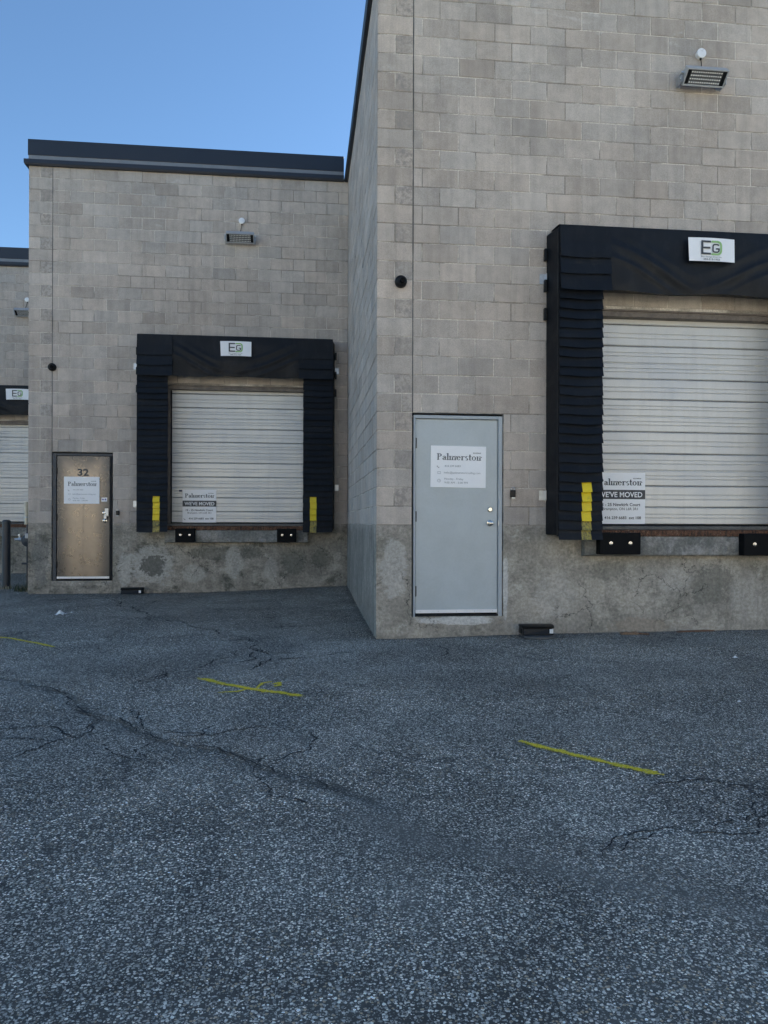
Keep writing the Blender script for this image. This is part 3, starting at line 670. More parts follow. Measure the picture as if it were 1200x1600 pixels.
def add_dock_door(u, c):
    H0, H1 = c - 1.22, c + 1.22
    d = thing_part('roll_up_door', u)
    yd = .125
    lines = [1.236, 1.434, 1.675, 2.040, 2.287, 2.653, 2.887, 3.259, 3.50, 3.64]
    for i, (z0, z1) in enumerate(zip(lines[:-1], lines[1:])):
        h = z1 - z0; pf = [(.015, z0 + .001), (0, z0 + .010)]
        def groove(fr, w=.008, dpt=.009): pf.extend([(0, z0 + h * fr - w), (dpt, z0 + h * fr - .002), (dpt, z0 + h * fr + .001), (0, z0 + h * fr + w)])
        if h > .3:
            groove(.20); groove(.31); groove(.47, .014, .011); groove(.68); groove(.79)
        elif h > .15: groove(.36); groove(.57)
        pf += [(0, z1 - .018), (.007, z1 - .011), (.015, z1 - .004)]
        nx = 8; mb = MB(); r = random.Random(i * 7 + int(c * 10)); ph = r.random() * 6
        vs = []
        for (dy, z) in pf:
            for k in range(nx + 1):
                x = H0 + (H1 - H0) * k / nx
                vs.append((x, yd + dy + .0022 * math.sin(ph + k * 1.9) * math.sin(k / nx * 3.14), z + .0015 * math.sin(ph * 2 + k * .8)))
        w = nx + 1
        mb.add(vs, [(j * w + k, j * w + k + 1, (j + 1) * w + k + 1, (j + 1) * w + k) for j in range(len(pf) - 1) for k in range(nx)])
        obj('slat', mb, 'shutter', d, fix=False)
    obj('bottom_seal', MB().box(H0 + .02, H1 - .02, yd - .004, yd + .03, CT + .001, 1.238), 'gasket', d, fix=False)
    obj('door_backing', MB().box(H0, H1, yd + .02, yd + .04, CT, 3.66), 'gasket', d, fix=False)
    for s in (-1, 1):
        xa = c + s * 1.22; xb = c + s * 1.160
        obj('jamb', MB().box(min(xa, xb), max(xa, xb), .012, .122, CT + .002, 3.555), 'track', d, bevel=.004)
        xa, xb = c + s * 1.160, c + s * 1.142
        obj('side_seal', MB().box(min(xa, xb), max(xa, xb), .09, .122, CT + .01, 3.55), 'gasket', d, fix=False)
    li = MB().box(H0 + .001, H1 - .001, .015, .24, 3.555, 3.624).box(H0 - .08, H1 + .08, -.004, .05, 3.612, 3.632)
    obj('lintel', li, 'track', u, bevel=.003)
    # concrete ledge, rusted edge angle and threshold plate
    mb = MB(); r = random.Random(int(c * 100))
    x0, x1 = c - 1.225, c + 1.225; n = 60
    vs = []; 
    for k in range(n + 1):
        x = x0 + (x1 - x0) * k / n; j = lambda a: r.uniform(-a, a)
        vs += [(x, -.002, .885), (x, -.098 + j(.003), .893 + j(.006)), (x, -.106 + j(.004), .905 + j(.004)), (x, -.105 + j(.004), 1.085 + j(.004)), (x, -.099 + j(.003), 1.100 + j(.003)), (x, -.002, 1.100)]
    mb.add(vs, [(6 * k + i, 6 * k + 6 + i, 6 * k + 7 + i, 6 * k + 1 + i) for k in range(n) for i in range(5)] + [(0, 1, 2, 3, 4, 5), tuple(6 * n + i for i in range(5, -1, -1))])
    obj('ledge', mb, 'ledge', u)
    mb = MB(); vs = []
    for k in range(n * 2 + 1):
        x = x0 + .03 + (x1 - x0 - .06) * k / n / 2; q = r.uniform(-.005, .005)
        vs += [(x, -.10 + q, 1.103), (x, -.112 + q, 1.106 + r.uniform(0, .012)), (x, -.112 + q + r.uniform(-.003, .003), 1.165), (x, -.095, 1.176)]
    mb.add(vs, [(4 * k + i, 4 * k + 4 + i, 4 * k + 5 + i, 4 * k + 1 + i) for k in range(2 * n) for i in range(3)])
    obj('edge_angle', mb, 'rust', u, fix=False)
    obj('threshold', MB().box(H0 + .002, H1 - .002, -.10, .16, 1.177, CT - .004), 'steel_plate', u, bevel=.004)
    obj('ledge_fill', MB().box(H0 + .002, H1 - .002, -.094, .2, 1.10, 1.176), 'ledge', u, fix=False)

def thing_part(name, parent):
    o = bpy.data.objects.new(name, None); C.objects.link(o); o.parent = parent; o.empty_display_size = .1; return o

XN, YN, XL, YL, XF, YF = .785, 7.973, -4.652, 13.277, -10.09, 18.58
CN, CLd, CF = 4.29, -1.14, -6.60            # dock centres
near = make_unit('grey block warehouse unit nearest the camera with the grey steel door', XN, YN, 34.0, CN, 'concrete_a', True, lambda x, z: x < 5.6, 13.277)  # unseen right-hand length stretched far to keep the sun off the yard
left = make_unit('set back grey block warehouse unit with the stainless steel door 32', XL, YL, 5.436, CLd, 'concrete_b', True, lambda x, z: True, 18.58)
farU = make_unit('farthest grey block warehouse unit, a sliver at the left edge behind the bollard', XF, YF, 5.437, CF, 'concrete_b', False, lambda x, z: x > -7.5 and x < -6.2, 23.9)

# ------------------------------------------------------------------ unseen sunlit row added behind the camera for warm bounce onto the walls
def added_opposite_row():
    t = bpy.data.objects.new('added_opposite_buildings', None); C.objects.link(t); t.location = (0, -24, 0); t['kind'] = 'structure'
    w = MB()
    for k in range(10):
        x0 = -60 + k * 12; st = .5 * (k % 2)
        w.box(x0, x0 + 12, -14 + st, st, -.5, 8.6).box(x0 - .06, x0 + 12.06, -14 + st, st + .05, 8.6, 9.1)
    obj('wall', w, 'opposite', t, fix=False)
    for k in range(10):
        for dx in (3.2, 8.8):
            x = -60 + k * 12 + dx; st = .5 * (k % 2)
            obj('loading_door', MB().box(x - 1.25, x + 1.25, st + .01, st + .08, 1.2, 4.2), 'shutter', t, bevel=.01)
    return t
MAT['opposite'] = plain('tan_painted_block', (.52, .46, .385), .9, 0, .08, 3)
added_opposite_row()

# ------------------------------------------------------------------ man doors (parts of their unit)
def man_door(u, steel):
    x0, x1, z0, z1 = .39, 1.39, .23, CT + 6 * CH
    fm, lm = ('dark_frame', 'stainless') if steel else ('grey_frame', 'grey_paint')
    lx0, lx1 = (.466, 1.340) if steel else (.428, 1.334); lz0, lz1 = .275, 2.372
    fr = MB()
    fy = .045
    a, b = (.402, 1.383) if not steel else (.405, 1.425 if False else 1.386)
    fr.box(a, lx0 - .005, fy - .05, .20, z0, 2.412).box((lx1 + .005) if not steel else lx1 + .045, b, fy - .05, .20, z0, 2.412).box(lx0 - .005, (lx1 + .005) if not steel else lx1 + .045, fy - .05, .20, lz1 + .005, 2.412)
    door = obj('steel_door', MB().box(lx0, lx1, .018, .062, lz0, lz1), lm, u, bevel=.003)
    obj('door_frame', fr, fm, door, bevel=.004)
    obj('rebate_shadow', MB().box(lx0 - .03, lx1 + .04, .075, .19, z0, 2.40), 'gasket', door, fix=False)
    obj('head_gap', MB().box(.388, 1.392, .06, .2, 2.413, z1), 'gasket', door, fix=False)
    obj('door_sill', MB().box(.389, 1.391, -.004, .2, .15, z0 + .001), 'concrete_a', door, fix=False)
    obj('threshold', MB().box(lx0 - .01, lx1 + .01, -.004, .1, z0 + .002, z0 + .022), 'gasket', door, fix=False)
    sw = obj('door_sweep', MB().box(lx0 + .002, lx1 - .002, .004, .0175, z0 + .037, z0 + .074), 'white_gloss', door, bevel=.002)
    for k in range(5):
        obj('screw', MB().lathe([(.004, 0), (.004, .002)], (lx0 + .05 + k * .2, .004, z0 + .056), (0, -1, 0), 8), 'galv', sw)
    for hz in (2.11, 1.315, .506):
        h = MB().lathe([(.008, -.057), (.008, .057)], (lx0 - .003, .010, hz), (0, 0, 1), 10).box(lx0 - .018, lx0 + .012, .012, .0178, hz - .056, hz + .056)
        obj('hinge', h, 'black_plastic' if steel else 'steel_plate', door)
    return door, lx0, lx1
gd, *_ = man_door(near, False)
# deadbolt and knob on the grey door
k = MB().lathe([(.032, 0), (.032, .006), (.026, .014), (.022, .017), (.020, .020), (.0, .020)], (1.251, .018, 1.395), (0, -1, 0), 24, False); obj('deadbolt', k, 'chrome', gd, smooth=True)
k = MB().lathe([(.034, 0), (.034, .006), (.015, .012), (.014, .028), (.024, .036), (.028, .048), (.025, .060), (.014, .066), (0, .067)], (1.251, .018, 1.245), (0, -1, 0), 24, False); obj('knob', k, 'chrome', gd, smooth=True)
obj('strike_plate', MB().box(1.337, 1.345, -.008, -.003, 1.22, 1.275), 'galv', gd)
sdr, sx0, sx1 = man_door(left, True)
obj('astragal_gap', MB().box(1.342, 1.383, -.004, .012, .26, 2.37), 'gasket', sdr, fix=False)
obj('centre_seam', MB().box(.897, .903, .016, .0179, .30, 1.55), 'track', sdr, fix=False)
k = MB().lathe([(.032, 0), (.032, .006), (.024, .018), (.0, .022)], (1.245, .018, 1.395), (0, -1, 0), 20, False); obj('deadbolt', k, 'chrome', sdr, smooth=True)
k = MB().lathe([(.036, 0), (.036, .006), (.015, .012), (.014, .03), (.026, .040), (.030, .052), (.024, .066), (0, .070)], (1.262, .018, 1.262), (0, -1, 0), 20, False); obj('knob', k, 'chrome', sdr, smooth=True)
hs = MB().box(1.262, 1.322, .004, .0178, 1.335, 1.475).box(1.283, 1.330, -.028, .004, 1.345, 1.43); obj('hasp', hs, 'galv', sdr, bevel=.003)
obj('scratch', MB().box(.776, .780, .0165, .0179, 1.19, 1.26), 'track', sdr, fix=False)

# ------------------------------------------------------------------ dock seals
def flap_mesh(w, h, seed, side=0):
    r = random.Random(seed); a1, a2, ph = r.uniform(.004, .012), r.uniform(-.007, .007), r.random() * 6; lift = r.uniform(.026, .046)
    def surf(u, v):
        y = -.004 - lift * v ** 1.3 - a1 * math.sin(u * 3.1 + ph) * v * .5
        z = -h * v + a2 * (u - .5) * v + .003 * math.sin(u * 7 + ph) * v - (.004 * (1 - math.cos(u * 6.28)) * v)
        return (u * w, y, z)
    mb = MB(); nu, nv = 5, 2
    mb.grid(surf, nu, nv); n = len(mb.v)
    mb.add([(x, y + .005, z) for x, y, z in mb.v], [])
    W1 = nu + 1
    fs = [tuple(n + i for i in reversed(f)) for f in mb.f]
    loop = [i for i in range(W1)] + [W1 * j + nu for j in range(1, nv + 1)] + [W1 * nv + i for i in range(nu - 1, -1, -1)] + [W1 * j for j in range(nv - 1, 0, -1)]
    for i in range(len(loop)):
        a, b = loop[i], loop[(i + 1) % len(loop)]; fs.append((b, a, n + a, n + b))
    mb.f += fs
    return mb, surf
PITCH = .1023
def dock_seal(label, c, Y0, half, pad, first_flap_full=True):
    s = thing('dock_seal', label, 'dock seal', (c, Y0, 0), 'black padded dock seals')
    D = .285; zt, zb, zh = 4.43, 1.075, 3.73
    cache = {}
    for sg in (-1, 1):
        xo, xi, xw = sg * (half + pad), sg * half, sg * (half + pad + .05)
        mb = MB(); vs = []
        for (z) in (zb + .045, zt - .02):
            vs += [(xw, -.002, z), (xo, -D, z), (xi, -D, z), (xi + sg * .05, -.002, z)]
        mb.add(vs, [(0, 1, 5, 4), (1, 2, 6, 5), (2, 3, 7, 6), (0, 3, 2, 1), (4, 5, 6, 7), (3, 0, 4, 7)])
        core = obj('side_pad', mb, 'vinyl', s, bevel=.012)
        # stiffening strip along the outer front edge
        obj('edge_strip', MB().box(min(xo, xo + sg * .012), max(xo, xo + sg * .012), -D - .006, -D + .03, zb + .03, zt - .05), 'vinyl', s, bevel=.004)
        n = 26
        for k in range(n):
            zt_k = zb + (n - k) * PITCH + .022
            sd = rng.randrange(6); key = ('s', sd)
            if key not in cache:
                g, sf = flap_mesh(pad + .006, PITCH + .022, sd + int(abs(c) * 50)); me = fixn(g.mesh('flap')); me.materials.append(MAT['vinyl']); cache[key] = (me, sf)
            me, sf = cache[key]
            xl = min(xo, xi) - .003 + rng.uniform(-.004, .004)
            f = obj('flap', me, None, s, (xl, -D - rng.uniform(0, .003), zt_k), (0, R(rng.uniform(-.35, .35)), 0))
            if k >= n - 6:
                # yellow guide strip sewn on the lowest six flaps
                u0, u1 = (.52, .74) if sg < 0 else (.24, .46)
                v0 = .18
                m = MB().grid(lambda u, v: (lambda q: (q[0], q[1] - .0018, q[2]))(sf(u0 + (u1 - u0) * u, v0 + (.995 - v0) * v)), 2, 3)
                obj('yellow_strip', m, 'yellow' if k < n - 2 else 'yellow_dirty', f, fix=False)
        # three wider flaps at the head corner
        for k, (za, hh) in enumerate(((zt - .015, .345), (zt - .335, .20), (zt - .505, .205))):
            g, sf = flap_mesh(pad + .085, hh, 91 + k * 3 + (sg > 0) + int(abs(c) * 31))
            x = -(half + pad) - .004 if sg < 0 else half - .081
            obj('corner_flap', g, 'vinyl', s, (x, -D - .030 - .006 * k, za))
        for zz in (4.20, 3.86, 3.55):
            obj('fixing_tab', MB().box(min(xw, xw + sg * .03), max(xw, xw + sg * .03), -.05, -.003, zz - .075, zz + .055), 'black_plastic', s, bevel=.004)
        for zz in (3.93, 1.86, 1.55):
            if (zz == 1.55) == (sg < 0) or zz == 3.93:
                br = MB().box(min(xw, xw + sg * .075), max(xw, xw + sg * .075), -.010, -.003, zz - .055, zz + .055).box(min(xw + sg * .002, xw + sg * .010), max(xw + sg * .002, xw + sg * .010), -.045, -.010, zz - .055, zz + .055)
                obj('bracket', br, 'galv', s, bevel=.002)
    # head curtain with sagging folds
    xl, xr = -(half + pad), half + pad; Wd = xr - xl; r = random.Random(int(abs(c) * 77)); ph = [r.random() * 6 for _ in range(8)]
    def fold(x, z):
        y = 0
        for sgn, s0 in ((1, x - xl), (-1, xr - x)):
            t = zt - z; a = max(0, min(1, (s0 - pad * .9) / .25)); a *= max(0, 1 - max(0, s0 - 1.25) / .45)
            q = t - .10 - (.50 if sgn > 0 else .38) * (s0 - .45); low = min(1, t / .35)
            for (o_, wd, am) in (((.02, .050, .017), (.17, .032, .010), (-.12, .045, .007)) if sgn > 0 else ((-.06, .040, .010), (.10, .034, .014), (.24, .028, .008))):
                y -= am * a * low * math.exp(-((q - o_ - .02 * math.sin(s0 * 6 + ph[0])) / wd) ** 2)
        env = max(0, min(1, (zt - z - .42) / .2))
        y -= env * (.009 * math.sin(x * 7.3 + ph[1] + 6 * z) + .006 * math.sin(x * 15.1 + ph[2] - 9 * z) * math.sin(x * 2.1 + ph[5]))
        y += .004 * math.sin(x * 3 + ph[3]) + .003 * math.sin(z * 14 + x * 2)
        return y
    def head(u, v):
        x = xl + Wd * u; e = min(1, min(u, 1 - u) * Wd / (pad + .1)); e = e * e * (3 - 2 * e)
        if v < .10: t = v / .10; return (x, -.003 - (D + .012) * t, zt + .03 - .03 * t)
        if v < .85:
            t = (v - .10) / .75; z = zt - (zt - zh + .005) * t + .025 * (1 - e) * t
            z += .012 * math.sin(x * 5 + ph[4]) * t * t * e
            return (x, -D - .015 - .02 * math.sin(t * 3.1) + fold(x, z) * min(1, e + .1), z)
        t = (v - .85) / .15; z = zh + .005 + .05 * t + .012 * math.sin(x * 5 + ph[4]) * e * (1 - t) + .025 * (1 - e)
        return (x, -D - .010 + .20 * math.sin(t * 1.57) + fold(x, zh) * (1 - t) * min(1, e + .1), z)
    mb = MB().grid(head, 150, 64)
    hd = obj('head_curtain', mb, 'vinyl', s, fix=True, smooth=True)
    obj('head_core', MB().box(xl + .02, xr - .02, -D + .06, -.004, zh + .10, zt - .01), 'vinyl', s, fix=False)
    return s
dock_seal('large black padded dock seal around the right hand loading door', CN, YN, 1.11, .475)
dock_seal('black padded dock seal on the set back wall beside stainless door 32', CLd, YL, 1.145, .502)
dock_seal('farthest black dock seal, a sliver at the left edge of the picture', CF, YF, 1.145, .502)

# ------------------------------------------------------------------ signs
def eg_sign(label, cx, Y0, z, parent_y=-.36, tilt=0.0):
    s = thing('company_sign', label, 'sign', (cx, Y0 + parent_y, z), 'white letter signs on the dock seals', (0, tilt, 0))
    w, h = .262, .126
    mb = MB().grid(lambda u, v: (-w + 2 * w * u + .012 * (v) * (1 - u), .006 * math.sin(u * 5) * v - .004 * v, h - 2 * h * v + .006 * math.sin(u * 3.1)), 8, 4)
    me = mb.mesh('p'); n = len(me.vertices)
    g = MB(); g.add(mb.v, mb.f); g.add([(x, y + .003, zz) for x, y, zz in mb.v], [f[::-1] for f in mb.f])
    obj('panel', g, 'white', s, fix=False)
    y = -.010
    e = MB().box(-.118, -.096, y, y + .001, -.052, .098)
    for a, b in ((.078, .098), (.012, .031), (-.052, -.032)): e.box(-.118, -.010 if a != .012 else -.016, y - .0005, y + .001, a, b)
    # the rounded G
    def rr(x0, x1, z0, z1, r_, n=6):
        pts = []
        for cx_, cz_, a0 in ((x1 - r_, z1 - r_, 0), (x0 + r_, z1 - r_, 90), (x0 + r_, z0 + r_, 180), (x1 - r_, z0 + r_, 270)):
            for k in range(n + 1): pts.append((cx_ + r_ * math.cos(R(a0 + 90 * k / n)), cz_ + r_ * math.sin(R(a0 + 90 * k / n))))
        return pts
    go, gi = rr(.006, .090, -.030, .066, .028), rr(.022, .074, -.016, .052, .016)
    ring_geo(e, go[2:] + [(.090, .010)], gi[2:] + [(.074, .010)], y)
    e.box(.048, .090, y, y + .001, .006, .020)
    obj('lettering', e, 'ink', s, fix=False)
    g = MB(); do, di = rr(-.030, .118, -.056, .100, .05), rr(-.030, .096, -.036, .080, .034)
    keep = [i for i in range(len(do)) if do[i][0] > -.005]
    a = [p for p in do if p[0] > .05]; b = [p for p in di if p[0] > .05]
    m = min(len(a), len(b)); top_o = [p for p in a if p[1] > .02]; top_i = [p for p in b if p[1] > .02]; bo = [p for p in a if p[1] <= .02]; bi = [p for p in b if p[1] <= .02]
    top_o.sort(key=lambda p: (p[0], -p[1])); top_i.sort(key=lambda p: (p[0], -p[1])); bo.sort(key=lambda p: (-p[0], -p[1])); bi.sort(key=lambda p: (-p[0], -p[1]))
    oo = [(-.004, .100)] + top_o + bo + [(-.004, -.056)]; ii = [(-.004, .080)] + top_i + bi + [(-.004, -.036)]
    n = min(len(oo), len(ii)); ring_geo(g, oo[:n - 1] + [oo[-1]], ii[:n - 1] + [ii[-1]], y + .0015)
    obj('green_band', g, 'green', s, fix=False)
    t = MB(); text_geo(t, 'Elite Garage Doors Inc.', .021, 0, -.082, y, 'CENTER', 0, .236); text_geo(t, '344-513-1932', .027, 0, -.111, y, 'CENTER', .0004, .185)
    obj('small_print', t, 'ink_mid', s, fix=False)
    return s
eg_sign('white EG letter sign on the large right hand dock seal', 4.362, YN, 4.190, -.375, R(.5))
eg_sign('white EG letter sign on the middle dock seal left of the near wall', -1.144, YL, 4.196, -.375)
eg_sign('white EG letter sign cut off by the left edge of the picture', CF - .02, YF, 4.205, -.375)

def door_sign(label, x0, Y, z0, w, h, tilt):
    s = thing('door_sign', label, 'sign', (x0, Y, z0), 'white information signs on the steel doors', (0, tilt, 0))
    obj('panel', MB().box(0, w, -.006, 0, 0, h), 'white', s, bevel=.001)
    y = -.0075; q = MB()
    serif_geo(q, 'Palmerston', w * .11, h * .66, y, w * .80, h * .155)
    obj('lettering', q, 'ink_mid', s, fix=False)
    q = MB(); text_geo(q, 'ROOFING', .017, w * .765, h * .825, y, 'LEFT', .0006, w * .14); phone_geo(q, w * .135, h * .475, .030, y); obj('small_print', q, 'ink_mid', s, fix=False)
    q = MB(); text_geo(q, '416 239 6683', .030, w * .25, h * .495, y, 'LEFT', 0, w * .29); text_geo(q, 'hello@palmerstonroofing.com', .030, w * .24, h * .335, y, 'LEFT', 0, w * .66)
    text_geo(q, 'Monday - Friday', .030, w * .25, h * .185, y, 'LEFT', 0, w * .34); text_geo(q, '9:00 AM - 5:00 PM', .030, w * .25, h * .095, y, 'LEFT', 0, w * .42)
    # envelope and clock outlines
    ex, ez, es = w * .125, h * .325, .034; fr = [(ex, ez), (ex + es, ez), (ex + es, ez + es * .75), (ex, ez + es * .75), (ex, ez)]
    fi = [(ex + .003, ez + .003), (ex + es - .003, ez + .003), (ex + es - .003, ez + es * .75 - .003), (ex + .003, ez + es * .75 - .003), (ex + .003, ez + .003)]
    ring_geo(q, fr, fi, y)
    cx, cz = ex + es / 2, h * .16; ring_geo(q, [(cx + .018 * math.cos(t * .35), cz + .018 * math.sin(t * .35)) for t in range(19)], [(cx + .0145 * math.cos(t * .35), cz + .0145 * math.sin(t * .35)) for t in range(19)], y)
    q.box(cx - .001, cx + .001, y, y + .0005, cz, cz + .011); q.box(cx, cx + .008, y, y + .0005, cz - .001, cz + .001)
    obj('contact_lines', q, 'ink_pale', s, fix=False)
    return s
door_sign('white sign with slate lettering, slightly tilted, on the grey steel door', 1.374, YN + .017, 1.634, .612, .452, R(.6))
door_sign('white sign with slate lettering on the stainless steel door below number 32', -4.065, YL + .004, 1.553, .588, .462, 0)

def moved_sign(label, x0, Y, z0, w, h):
    s = thing('moving_notice', label, 'sign', (x0, Y, z0), 'WE\'VE MOVED notices on the loading doors')
    obj('panel', MB().box(0, w, -.006, 0, 0, h), 'white', s, bevel=.001)
    y = -.0075
    obj('banner', MB().box(.001, w - .001, -.0072, -.0062, h * .485, h * .665), 'ink', s, fix=False)
    q = MB(); serif_geo(q, 'Palmerston', w * .075, h * .755, y, w * .85, h * .125); text_geo(q, 'ROOFING', .016, w * .76, h * .880, y, 'LEFT', .0006, w * .155)
    phone_geo(q, w * .065, h * .085, .034, y)
    text_geo(q, '12 - 25 Newkirk Court', .048, w * .5, h * .350, y, 'CENTER', .0010, w * .80); text_geo(q, 'Brampton, ON L6R 3R1', .042, w * .5, h * .270, y, 'CENTER', .0002, w * .70)
    text_geo(q, '416 239 6683  ext 108', .044, w * .185, h * .095, y, 'LEFT', .0010, w * .73)
    obj('lettering', q, 'ink', s, fix=False)
    q = MB(); text_geo(q, "WE'VE MOVED", .082, w * .5, h * .525, -.0085, 'CENTER', .0014, w * .88); obj('banner_lettering', q, 'white', s, fix=False)
    return s
moved_sign('WE\'VE MOVED notice partly behind the flaps of the large right dock seal', 3.268, YN + .117, 1.240, .590, .578)
moved_sign('WE\'VE MOVED notice fully visible on the set back loading door', -2.100, YL + .117, 1.236, .584, .578)

# number 32 on the stainless door
q = MB(); text_geo(q, '32', .165, 0, 0, 0, 'CENTER', .0050, .185)
tag(obj('door_number', q, 'ink', None, (-3.752, YL + .0165, 2.036), fix=False), 'dark number 32 at the top of the stainless steel door', 'door number')
st = thing('sticker', 'tiny white sticker with two purple marks right of the stainless door sign', 'sticker', (-3.45, YL + .0165, 1.592))
obj('paper', MB().box(0, .096, -.001, .0005, 0, .070), 'white', st, fix=False)
obj('print', MB().lathe([(.015, 0), (.015, .001)], (.026, -.0012, .036), (0, -1, 0), 14).box(.056, .082, -.0022, -.0012, .022, .054), 'purple', st, fix=False)
tag(obj('sticker', MB().box(0, .055, -.001, .002, 0, .032), 'navy_ink', None, (-2.163, YL + .118, 1.776), fix=False), 'tiny dark blue sticker touching the corner of the fully visible moving notice', 'sticker')

# ------------------------------------------------------------------ dock bumpers
def bumper(label, x0, w, Y0, z0, h):
    b = thing('dock_bumper', label, 'dock bumper', (x0, Y0 - .107, z0), 'black rubber dock bumpers')
    obj('rubber_block', MB().box(0, w, -.11, 0, 0, h), 'black', b, bevel=.010)
    for fx in (.27, .74):
        obj('bolt', MB().lathe([(.020, 0), (.020, .003), (.012, .004), (.012, .012), (.007, .013)], (w * fx, -.110, h * .52), (0, -1, 0), 12), 'chrome', b)
bumper('black rubber bumper below the WE\'VE MOVED notice on the right hand dock', 3.190, .465, YN, .908, .238)
bumper('black rubber bumper cut off by the right edge of the picture', 4.845, .465, YN, .892, .245)
bumper('left black rubber bumper under the set back loading door', -2.172, .328, YL, .898, .236)
bumper('right black rubber bumper under the set back loading door', -.446, .334, YL, .898, .236)
bumper('rubber bumper under the farthest loading door behind the bollard', CF - .20 - .9, .33, YF, .898, .236)

# ------------------------------------------------------------------ flood lights with junction boxes
def flood(label, cx, Y0, z, jx, jz, yaw):
    f = thing('flood_light', label, 'wall light', (cx, Y0, z), 'flood lights on the block walls', (0, 0, yaw))
    # tilted slab, luminous face looking down and outwards
    t = R(42); ux, uy = Vector((0, -math.cos(t), math.sin(t))), Vector((0, -math.sin(t), -math.cos(t)))   # along face (outwards/up), face normal
    o0 = Vector((0, -.11, -.07))
    def P(a, b, c): q = o0 + ux * b + uy * c; return (a, q.y, q.z)
    def slab(mb, a0, a1, b0, b1, c0, c1):
        vs = [P(a0, b0, c0), P(a1, b0, c0), P(a1, b1, c0), P(a0, b1, c0), P(a0, b0, c1), P(a1, b0, c1), P(a1, b1, c1), P(a0, b1, c1)]
        return mb.add(vs, [(0, 3, 2, 1), (4, 5, 6, 7), (0, 1, 5, 4), (1, 2, 6, 5), (2, 3, 7, 6), (3, 0, 4, 7)])
    w = .240
    hs = slab(MB(), -w, w, -.012, .165, -.075, -.004)
    for a0, a1, b0, b1 in ((-w, w, -.012, .004), (-w, w, .150, .165), (-w, -w + .014, .004, .150), (w - .014, w, .004, .150)): slab(hs, a0, a1, b0, b1, -.004, .012)
    for k in range(12): slab(hs, -w + .03 + k * .037, -w + .036 + k * .037, 0, .15, -.098, -.075)
    body = obj('housing', hs, 'housing', f, bevel=.003)
    obj('led_board', slab(MB(), -w + .055, w - .055, .004, .150, -.0035, -.001), 'led_back', body, fix=False)
    for a0, a1 in ((-w + .014, -w + .055), (w - .055, w - .014)): obj('end_plate', slab(MB(), a0, a1, .004, .150, -.0035, .003), 'black_plastic', body, fix=False)
    L = MB()
    for i in range(14):
        for j in range(4):
            c = o0 + ux * (.025 + .034 * j) + uy * .0; L.lathe([(.0085, 0), (.0072, .003), (.003, .005)], (-w + .072 + i * .0259, c.y, c.z), tuple(uy), 6)
    obj('led_array', L, 'led', body)
    for s in (-1, 1):
        b = MB().box(min(s * (w + .012), s * (w + .020)), max(s * (w + .012), s * (w + .020)), -.14, -.004, -.06, .045).box(min(s * (w - .03), s * (w + .02)), max(s * (w - .03), s * (w + .02)), -.010, -.003, -.06, .045)
        b.lathe([(.016, 0), (.016, .008), (.009, .014)], (s * (w + .02), -.11, -.01), (s, 0, 0), 10)
        b.box(min(s * (w - .01), s * (w + .03)), max(s * (w - .01), s * (w + .03)), -.16, -.12, .022, .045)
        obj('bracket', b, 'galv', f, bevel=.003)
    jb = obj('junction_box', MB().lathe([(.048, 0), (.050, .002), (.050, .042), (.053, .043), (.053, .052), (.045, .055), (0, .056)], (jx - cx, -.001, jz - z), (0, -1, 0), 24, False), 'white_gloss', f, smooth=True)
    p0, p1 = Vector((jx - cx, -.028, jz - z - .045)), Vector((jx - cx - .075, -.12, .03))
    pts = []
    for k in range(9):
        q = k / 8; pts.append(p0.lerp(p1, q) + Vector((-.0, 0, -.035 * math.sin(q * 3.14) if False else 0)) + Vector((.02 * math.sin(q * 3.14), 0, -.012 * math.sin(q * 3.14))))
    obj('cable', MB().lathe([(.013, 0), (.012, .025), (.007, .03)], tuple(p0 + Vector((0, 0, .006))), (0, 0, -1), 10).tube(pts, .0055), 'black_plastic', f)
    return f
flood('grey flood light high on the nearest wall above the large dock seal', 4.408, YN, 6.190, 4.428, 6.520, 0)
flood('grey flood light on the set back wall above the middle dock seal', -1.095, YL, 6.180, -1.077, 6.512, 0)
flood('flood light cut off at the left edge of the picture on the farthest wall', -6.53, YF, 6.180, -6.53, 6.512, 0)

# ------------------------------------------------------------------ round wall caps, key lock boxes
def wall_cap(label, x, Y0, z, r):
    c = thing('wall_cap', label, 'wall cap', (x, Y0, z), 'black round caps on the block piers')
    obj('hood', MB().lathe([(r, 0), (r, .030), (r * .90, .045), (r * .62, .055), (r * .60, .048), (.0, .048)], (0, -.003, 0), (0, -1, 0), 28, False), 'black_plastic', c, smooth=True)
    obj('nozzle', MB().lathe([(r * .42, 0), (r * .42, .05), (r * .30, .056), (r * .22, .05), (0, .05)], (r * .18, -.045, 0), (0, -1, -.1), 18, False), 'black', c, smooth=True)
wall_cap('black round cap on the pier above the grey steel door', 1.041, YN, 3.840, .066)
wall_cap('black round cap on the pier above the stainless steel door', -4.259, YL, 3.880, .068)
def lock_box(label, x, Y0, z):
    k = thing('key_lock_box', label, 'lock box', (x, Y0, z), 'key lock boxes beside the steel doors')
    obj('case', MB().box(-.026, .026, -.045, -.003, -.045, .035), 'black_plastic', k, bevel=.006)
    obj('shackle', MB().tube([(-.016, -.02, .03), (-.016, -.02, .055), (-.008, -.02, .064), (.008, -.02, .064), (.016, -.02, .055), (.016, -.02, .03)], .005), 'galv', k)
    obj('dial', MB().box(-.018, .018, -.0475, -.045, -.060, -.044), 'galv', k, bevel=.001)
lock_box('small black key lock box right of the grey steel door', 2.282, YN, 1.572)
lock_box('small black key lock box right of the stainless steel door', -3.167, YL, 1.400)
pl = thing('padlock', 'silver padlock hanging from the hasp of the stainless door', 'padlock', (-3.372, YL - .035, 1.33))
